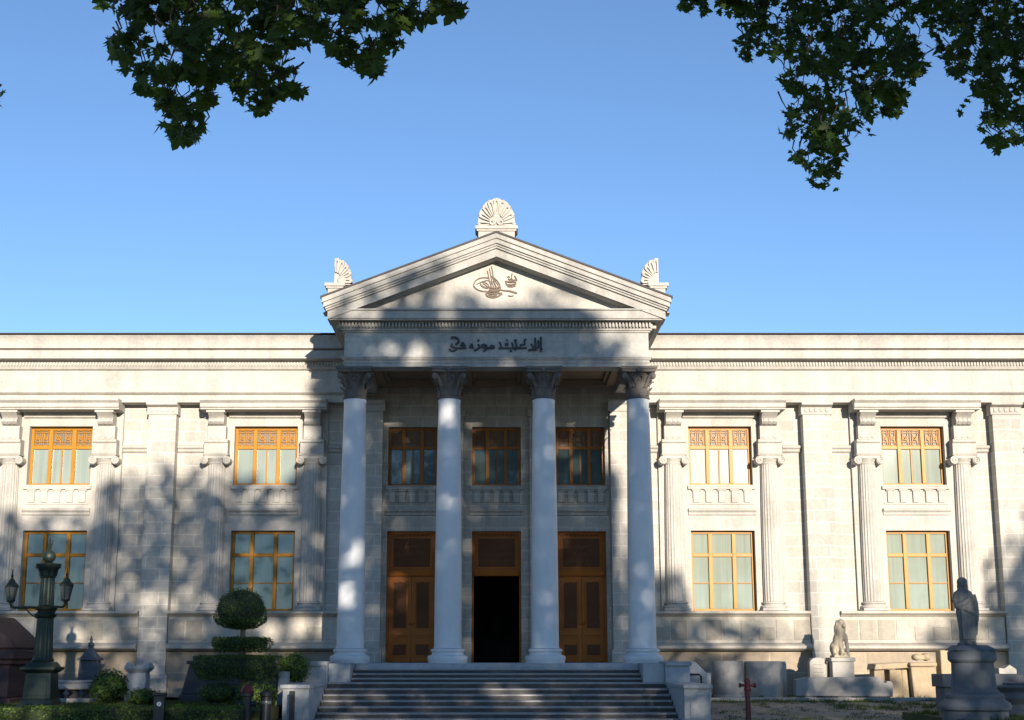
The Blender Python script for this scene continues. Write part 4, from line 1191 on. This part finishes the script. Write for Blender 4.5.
# statue pedestal and statue
PYY = -13.0; px0, _ = at(974, 690, PYY)
sc = (PYY - CAM_Y) / F_PX
zz = lambda y: at(970, y, PYY)[1]
gz = .36
t = thing('statue_pedestal', 'dark blue grey round moulded pedestal under the draped statue', 'pedestal', (px0, PYY, gz))
def r_(w): return w / 2 * sc
m = MB(); m.lathe([(r_(62), gz - .05), (r_(62), zz(711)), (r_(68), zz(709)), (r_(69), zz(706)), (r_(66), zz(703)), (r_(58), zz(700)), (r_(55), zz(698.5)), (r_(56), zz(696)), (r_(54), zz(694)), (r_(46), zz(692))], px0, PYY, 56); m.build('base', M['pedestal'], t)
m = MB(); m.lathe([(r_(45.5), zz(692)), (r_(43), zz(690)), (r_(42), zz(682)), (r_(40.5), zz(672)), (r_(40), zz(663))], px0, PYY, 56); m.build('drum', M['pedestal'], t)
m = MB(); m.lathe([(r_(40), zz(663)), (r_(44), zz(661)), (r_(46), zz(660)), (r_(46), zz(652.5)), (r_(45), zz(651.5)), (r_(44), zz(650.5))], px0, PYY, 56); m.frustum(px0 - r_(42), px0 + r_(40), PYY - r_(40), PYY + r_(40), zz(650.5), px0 - r_(30), px0 + r_(24), PYY - r_(24), PYY + r_(24), zz(645)); m.build('cornice', M['pedestal'], t, bevel=.015)

stx, stz = at(967, 645, PYY); H = (at(967, 577.5, PYY)[1] - stz)
def P(dx, dy, f): return (stx + dx * H, PYY + dy * H, stz + f * H)
m = MB()
m.ell(P(.0, 0, .015), (.15 * H, .13 * H, .03 * H))
# draped body as one lofted surface with folds
prof = [(.0, .125, .10, .02), (.06, .118, .095, .02), (.2, .115, .092, .015), (.35, .125, .10, .01), (.48, .132, .105, .0), (.56, .125, .10, -.005), (.64, .128, .095, -.005), (.72, .142, .095, -.01), (.78, .135, .085, -.012), (.825, .07, .06, -.012), (.86, .048, .048, -.012)]
N = 40; vs = []
for f, rx_, ry_, off in prof:
    for i in range(N):
        a = 2 * math.pi * i / N
        fold = 1 + (.075 * math.sin(a * 9 + f * 5) + .05 * math.sin(a * 16 - f * 9)) * max(0, 1 - f * 1.25)
        vs.append(P(off + rx_ * fold * math.cos(a), ry_ * fold * math.sin(a), f))
m.add(vs, [(j * N + i, j * N + (i + 1) % N, (j + 1) * N + (i + 1) % N, (j + 1) * N + i) for j in range(len(prof) - 1) for i in range(N)] + [tuple(range(N))[::-1], tuple((len(prof) - 1) * N + i for i in range(N))], True)
# overfold of the mantle, arms, head with veil of hair
m.tube([P(-.13, -.02, .74), P(-.165, -.04, .66), P(-.15, -.07, .575), P(-.06, -.11, .60), P(.02, -.115, .66), P(.05, -.10, .71)], [.05 * H, .055 * H, .05 * H, .042 * H, .034 * H, .026 * H], 12)
m.tube([P(.125, -.01, .74), P(.155, -.02, .62), P(.165, -.03, .50), P(.16, -.05, .40), P(.155, -.06, .36)], [.05 * H, .045 * H, .038 * H, .03 * H, .03 * H], 12)
m.tube([P(-.13, -.07, .56), P(.0, -.115, .52), P(.11, -.08, .47), P(.15, -.04, .36), P(.14, -.03, .14)], [.03 * H, .035 * H, .04 * H, .035 * H, .02 * H], 10)
for k in range(6): m.tube([P(-.08 + .035 * k, -.10, .50 - .015 * k), P(-.075 + .034 * k, -.10, .28), P(-.07 + .034 * k, -.105, .08)], [.012 * H, .016 * H, .018 * H], 8)
for s_ in (-1, 1): m.ell(P(.02 + s_ * .055, -.11, .03), (.032 * H, .06 * H, .028 * H))
m.ell(P(-.01, -.012, .925), (.058 * H, .066 * H, .078 * H)); m.ell(P(-.012, .01, .935), (.078 * H, .075 * H, .072 * H)); m.ell(P(-.055, .01, .86), (.038 * H, .045 * H, .08 * H)); m.ell(P(.04, .015, .86), (.034 * H, .042 * H, .07 * H))
m.ell(P(-.008, -.078, .915), (.014 * H, .02 * H, .024 * H)); m.ell(P(-.008, -.06, .88), (.03 * H, .025 * H, .025 * H))
for s_ in (-1, 1): m.ell(P(-.008 + s_ * .026, -.062, .94), (.018 * H, .014 * H, .010 * H))
tag(m.build('draped_statue', M['statue'], loc=(stx, PYY, stz), remesh=.014), 'dark weathered statue of a robed figure with one arm across the chest', 'statue')

# stacked moulded column bases at the right corner
cx_, zt_ = at(1022, 684, -11.5); gz = .36
t = thing('column_base', 'dark weathered moulded column base lying at the right corner', 'column base', (cx_, -11.5, gz))
m = MB(); q = lambda y: at(1022, y, -11.5)[1]
m.lathe([(.50, gz - .3), (.56, q(719)), (.60, q(715)), (.56, q(710)), (.48, q(708)), (.46, q(704)), (.52, q(701)), (.55, q(698)), (.50, q(695)), (.50, q(692)), (.57, q(689)), (.60, q(687)), (.56, q(685))], cx_, -11.5, 36); m.build('mouldings', M['statue'], t)
m = MB(); m.lathe([(.42, q(685) + .002), (.44, q(683)), (.38, q(682))], cx_, -11.5, 28); m.build('top_bed', M['statue'], t)

# ================================================================== TREES
def inside(poly, x, y):
    r = False; j = len(poly) - 1
    for i in range(len(poly)):
        (xi, yi), (xj, yj) = poly[i], poly[j]
        if (yi > y) != (yj > y) and x < (xj - xi) * (y - yi) / (yj - yi) + xi: r = not r
        j = i
    return r

def spray_tree(label, poly, holes, dr, n, leaf, trunk_xy, seed, extra=None, th=13.0, clump=.55):
    """overhanging crown of separate leaf sprays; trunk stands outside the picture"""
    rng = random.Random(seed)
    tx, ty = trunk_xy
    t = thing('plane_tree', label, 'tree', (tx, ty, 0))
    cr = MB(); tw = MB(); pts = []
    xs_ = [p[0] for p in poly]; ys_ = [p[1] for p in poly]
    def noise(x, y): return math.sin(x * .13 + seed) * math.sin(y * .15 + 1.3 * seed) + .6 * math.sin(x * .31 + y * .23 + seed) + .5 * math.sin(x * .07 - y * .27)
    tries = 0; nodes = []
    while len(pts) < n and tries < n * 10:
        tries += 1
        x, y = rng.uniform(min(xs_), max(xs_)), rng.uniform(min(ys_), max(ys_))
        if not inside(poly, x, y) or any((x - a) ** 2 + (y - b_) ** 2 < r * r * 1.7 for a, b_, r in holes): continue
        edge = sum(not inside(poly, x + 8 * math.cos(q * .7854), y + 8 * math.sin(q * .7854)) for q in range(8))
        if edge > 3 or (noise(x, y) < -.75 and rng.random() < .85): continue
        D = rng.uniform(*dr); px_m = D / F_PX
        nodes.append((*[at(x, y - 4, CAM_Y + D)[0]], CAM_Y + D, at(x, y - 4, CAM_Y + D)[1]))
        for _ in range(rng.randint(5, 11) if edge else rng.randint(10, 18)):
            r = rng.uniform(0, 13) if not edge else rng.uniform(0, 9); a = rng.uniform(0, 6.28)
            qx, qy = x + r * math.cos(a), y + r * math.sin(a) * .8 + 2
            if (not inside(poly, qx, qy) and rng.random() < .75) or any((qx - c1) ** 2 + (qy - c2) ** 2 < r0 * r0 for c1, c2, r0 in holes): continue
            Dd = D + rng.uniform(-.12, .12); X, Z = at(qx, qy, CAM_Y + Dd)
            pts.append(((X, CAM_Y + Dd, Z), (rng.gauss(0, .35), -.7, .55)))
    leaf_cards(cr, pts, leaf, rng, True, .5)
    if extra:
        for (a, b_) in extra:
            X, Z = at(a, b_, CAM_Y + sum(dr) / 2); leaf_cards(cr, [((X, CAM_Y + sum(dr) / 2, Z), (0, -.6, .7))], leaf * .8, rng, True, .5)
        # twigs: each node hangs from a limb above the picture
    D = sum(dr) / 2
    cxm = sum(p[0] for p in nodes) / max(1, len(nodes))
    limb_z = at(500, -60, CAM_Y + D)[1] + .9
    lim = MB()
    ends = sorted(nodes, key=lambda q: q[0])
    far = ends[0] if tx > cxm else ends[-1]
    side_x = [Vector((tx, ty, limb_z - 1.6)), Vector((tx * .7 + far[0] * .3, ty * .5 + (CAM_Y + D) * .5, limb_z - .2)), Vector((tx * .3 + far[0] * .7, CAM_Y + D, limb_z + .3)), Vector((far[0], CAM_Y + D, limb_z + .2))]
    lim.tube(side_x, [.20, .13, .08, .03], 10)
    lim.build('limb', M['bark'], t)
    for (X, Y, Z) in nodes:
        a = Vector((X, Y, Z)); top = a + Vector((rng.uniform(-.10, .10), rng.uniform(-.1, .1), rng.uniform(.08, .2)))
        mid = a.lerp(top, .5) + Vector((rng.uniform(-.04, .04), 0, 0))
        cr.cur = 1; cr.tube([top, mid, a], [.007, .005, .003], 5); cr.cur = 0
    cr.build('crown', [M['leaf'], M['twig']], t)
    tr = MB(); tr.tube([(tx, ty, -.1), (tx + .05, ty, 1.2), (tx - .05, ty, limb_z - 1.6), (tx + .1, ty, th * .7), (tx, ty, th)], [.46, .36, .30, .2, .06], 14); tr.build('trunk', M['bark'], t)
    return t

LEFT_POLY = [(99, -90), (101, 20), (110, 52), (120, 74), (138, 78), (146, 88), (143, 106), (158, 124), (166, 132), (177, 143), (197, 138), (209, 127), (204, 110), (210, 97), (219, 92), (222, 70), (229, 82), (233, 97), (244, 111), (265, 112), (276, 98), (299, 99), (305, 74), (311, 52), (309, 26), (318, 44), (326, 40), (332, 56), (345, 62), (347, 76), (358, 74), (378, 75), (396, 72), (403, 40), (397, 24), (409, 28), (428, 18), (440, 8), (452, 17), (464, 18), (477, 2), (500, -40), (520, -90)]
LEFT_HOLES = [(161, 36, 5), (170, 47, 6), (186, 82, 6), (149, 30, 3), (225, 62, 4), (337, 14, 5), (348, 26, 3), (290, 60, 3), (250, 85, 3), (200, 60, 3), (282, 46, 2)]
spray_tree('broad leafed plane tree hanging over the upper left of the sky', LEFT_POLY, LEFT_HOLES, (8.0, 10.5), 5600, .094, (-11, -42), 4)
RIGHT_POLY = [(660, -90), (672, -6), (682, 8), (699, 21), (716, 12), (731, 3), (737, 14), (736, 38), (742, 61), (761, 55), (780, 50), (783, 66), (776, 83), (794, 86), (791, 105), (780, 111), (783, 124), (776, 146), (790, 150), (801, 143), (792, 166), (809, 182), (824, 195), (839, 182), (836, 168), (849, 165), (840, 150), (858, 140), (874, 128), (877, 112), (892, 117), (909, 104), (910, 92), (923, 84), (925, 60), (921, 46), (935, 46), (932, 60), (945, 73), (967, 83), (981, 96), (982, 131), (987, 145), (1015, 142), (1040, 150), (1090, 150), (1110, -90)]
RIGHT_HOLES = [(917, 20, 5), (926, 30, 5), (890, 70, 5), (880, 40, 4), (834, 122, 4), (855, 100, 4), (1005, 60, 5), (850, 40, 3), (800, 30, 3), (870, 82, 4), (960, 30, 4), (905, 60, 3), (1012, 90, 4), (985, 70, 4)]
spray_tree('finer leafed plane tree hanging over the upper right of the sky', RIGHT_POLY, RIGHT_HOLES, (10.5, 13.5), 10500, .086, (13, -40), 9, extra=[(958, 110), (963, 105), (968, 100), (972, 95), (961, 112), (2, 92)])
spray_tree('leafy twig of a third plane tree just entering at the left edge', [(-60, 60), (-8, 70), (3, 90), (5, 104), (0, 116), (-60, 150)], [], (8.0, 9.0), 200, .118, (-7.5, -39.5), 21)

# grove behind the viewer: its leaves throw the dappled shade that lies over the facade
def wall_uv(px, py, Y=0.0):
    X, Z = at(px, py, Y); k = Y / (-SUN.y)
    return X + SUN.x * k, Z + SUN.z * k
def poly_uv(l, Y=0.0): return [wall_uv(p[0], p[1], Y) for p in l]
SHADE = [
    # left wing, portico rear wall and the foot of the whole front, traced along the edge of the shade
    poly_uv([(-160, 500), (0, 512), (40, 516), (85, 508), (112, 484), (135, 470), (150, 462), (170, 470), (200, 466), (222, 462), (245, 476), (290, 470), (302, 450), (308, 425), (318, 395), (316, 372), (345, 372), (470, 380), (540, 395), (566, 410), (598, 420), (603, 480), (608, 560), (622, 590), (640, 574), (672, 572), (688, 600), (684, 622), (700, 616), (730, 614), (768, 622), (770, 648), (748, 668), (790, 690), (850, 694), (860, 712), (905, 716), (958, 704), (940, 660), (915, 640), (922, 612), (950, 618), (978, 612), (985, 560), (1005, 540), (1018, 515), (1060, 500), (1400, 480), (1400, 1000), (-160, 1000)]),
    # portico front
    poly_uv([(322, 420), (326, 330), (345, 306), (420, 305), (520, 306), (575, 307), (592, 320), (603, 335), (600, 350), (612, 362), (628, 384), (650, 408), (668, 430), (668, 700), (322, 700)], -4.9),
    # torn patches over the pediment
    poly_uv([(392, 298), (404, 286), (424, 280), (440, 290), (446, 300), (430, 306), (400, 306)], -4.85),
    poly_uv([(452, 296), (468, 290), (480, 300), (470, 306), (455, 306)], -4.85), poly_uv([(528, 304), (534, 290), (548, 292), (560, 304)], -4.85),
    poly_uv([(338, 304), (352, 294), (372, 286), (380, 292), (364, 302), (345, 306)], -5.3),
    poly_uv([(384, 284), (400, 276), (425, 268), (446, 262), (450, 268), (424, 278), (396, 290)], -5.3),
    poly_uv([(560, 276), (580, 284), (590, 292), (578, 292), (562, 284)], -5.3),
    poly_uv([(606, 340), (616, 334), (628, 344), (622, 352), (608, 352)], -4.9),
]
def patch(px, py, r, Y=0.0):
    return (*wall_uv(px, py, Y), r / 31.0)
LIT = [patch(*q) for q in (
    (151, 600, 7), (167, 604, 8), (76, 640, 8), (103, 645, 8), (62, 664, 6), (120, 665, 6), (150, 640, 6), (300, 628, 10), (322, 630, 9), (270, 632, 8), (318, 575, 5), (80, 668, 5), (320, 545, 5),
    (362, 447, 4), (376, 560, 4), (378, 505, 4), (372, 615, 4), (458, 505, 3.5), (455, 440, 4), (408, 470, 5), (480, 455, 6), (488, 468, 5), (398, 580, 4), (595, 610, 5),
    (565, 448, 6), (580, 462, 6), (592, 440, 5), (415, 545, 5),
    (345, 560, 5, -4.9), (358, 556, 6, -4.9), (361, 545, 5, -4.9), (344, 585, 5, -4.9), (447, 408, 7, -4.9), (450, 418, 5, -4.9), (650, 598, 4, -4.9),
    (418, 350, 8, -4.9), (412, 360, 6, -4.9), (375, 313, 7, -5.3), (508, 364, 4, -4.9), (447, 314, 6, -5.3), (392, 350, 6, -4.9),
    (500, 690, 7, -7.5), (525, 696, 9, -7.5), (482, 686, 5, -7.2), (708, 640, 5),
    (42, 640, 4, -10.9), (47, 600, 4, -10.9), (38, 693, 4, -10.9), (10, 712, 8, -12.5), (40, 714, 8, -12.5), (286, 688, 4, -10.5))]
def ragged(u, v):
    return math.sin(u * 3.1 + 1.7 * math.sin(v * 2.3)) * math.sin(v * 3.7 + 1.3 * math.sin(u * 2.9)) + .55 * math.sin(u * 7.3 + v * 2.1) * math.sin(v * 8.1 - u * 1.9)
def shade(u, v):
    if u < -4.6 or u > 4.5:
        k = ragged(u, v)
        if k > .30 and not inside(SHADE[0], u + .1, v + 1.15): return False
        if k > .05 and not inside(SHADE[0], u + .1, v + .45): return False
        if k > .95: return False
    if any((u - a) ** 2 + (v - c) ** 2 < r * r for a, c, r in LIT): return False
    return any(inside(p, u, v) for p in SHADE)
GROVE = MB(); rng = random.Random(17)
def place(u, v):
    # a point of the ray towards the sun, behind the viewer
    d = rng.uniform(52, 66)
    return Vector((u, 0, v)) + SUN * d
cnt = 0
while cnt < 30000:
    u, v = rng.uniform(-19, 19), rng.uniform(-3.2, 12.6)
    if v < -2.6 or not shade(u, v): continue
    p = place(u, v)
    if p.z < 2.5: continue
    cnt += 1
    n = (SUN + Vector((rng.gauss(0, .6), rng.gauss(0, .6), rng.gauss(0, .6)))).normalized()
    a = n.cross(Vector((rng.gauss(0, 1), rng.gauss(0, 1), rng.gauss(0, 1)))).normalized(); c_ = n.cross(a); s_ = rng.uniform(.10, .20)
    GROVE.add([p - a * s_, p - c_ * s_ * .8, p + a * s_, p + c_ * s_ * .8], [(0, 1, 2, 3)])
cnt = 0
while cnt < 7000:
    u, v = rng.uniform(-7, 4), rng.uniform(-1, 12)
    if not inside(SHADE[1], u, v) or not shade(u, v): continue
    cnt += 1; p = place(u, v)
    n = (SUN + Vector((rng.gauss(0, .6), rng.gauss(0, .6), rng.gauss(0, .6)))).normalized()
    a = n.cross(Vector((rng.gauss(0, 1), rng.gauss(0, 1), rng.gauss(0, 1)))).normalized(); c_ = n.cross(a); s_ = rng.uniform(.10, .20)
    GROVE.add([p - a * s_, p - c_ * s_ * .8, p + a * s_, p + c_ * s_ * .8], [(0, 1, 2, 3)])
def blocks_light(p):
    k = p.y / SUN.y
    u, v = p.x - SUN.x * k, p.z - SUN.z * k
    return abs(u) < 20 and -3.2 < v < 16 and not shade(u, v)
cnt = 0
while cnt < 1200:  # extra unseen leaf masses added to hold sky light off the facade
    r_q = rng.random()
    if r_q < .6: p = Vector((rng.uniform(-45, 55), rng.uniform(-78, -50), rng.uniform(2.5, 10)))
    elif r_q < .8: p = Vector((rng.uniform(-48, -27), rng.uniform(-50, -8), rng.uniform(2.5, 17)))
    else: p = Vector((rng.uniform(27, 48), rng.uniform(-50, -8), rng.uniform(2.5, 17)))
    if math.sin(p.x * .55) + math.sin(p.y * .6 + p.x * .2) + .8 * math.sin(p.z * .7 + p.x * .3) < -.6: continue
    if blocks_light(p) or any(blocks_light(p + Vector(o)) for o in ((.6, 0, 0), (-.6, 0, 0), (0, 0, .6), (0, 0, -.6))): continue
    cnt += 1
    n = Vector((rng.gauss(0, 1), rng.gauss(0, 1), rng.gauss(0, 1))).normalized()
    a = n.cross(Vector((rng.gauss(0, 1), rng.gauss(0, 1), rng.gauss(0, 1)))).normalized(); c_ = n.cross(a); s_ = rng.uniform(.3, .55)
    GROVE.add([p - a * s_, p - c_ * s_ * .7, p + a * s_, p + c_ * s_ * .7], [(0, 1, 2, 3)])
for q in range(7):
    X = -4 + q * 6.5 + rng.uniform(-1, 1); Y = rng.uniform(-62, -52)
    GROVE.cur = 1; GROVE.tube([(X, Y, -.1), (X + .1, Y, 4), (X + rng.uniform(-.5, .5), Y, 9), (X + rng.uniform(-1, 1), Y + 1, 15)], [.42, .32, .2, .05], 10)
    for k in range(5):
        z = 6 + k * 1.6; a = rng.uniform(0, 6.28)
        GROVE.tube([(X, Y, z), (X + 1.4 * math.cos(a), Y + 1.0 * math.sin(a), z + 1.0), (X + 3.0 * math.cos(a), Y + 1.8 * math.sin(a), z + 1.6)], [.1, .06, .02], 6)
tag(GROVE.build('tree_grove', [M['grove'], M['bark']]), 'unseen leafy grove behind the viewer whose shade falls on the museum front', 'trees', kind='stuff')
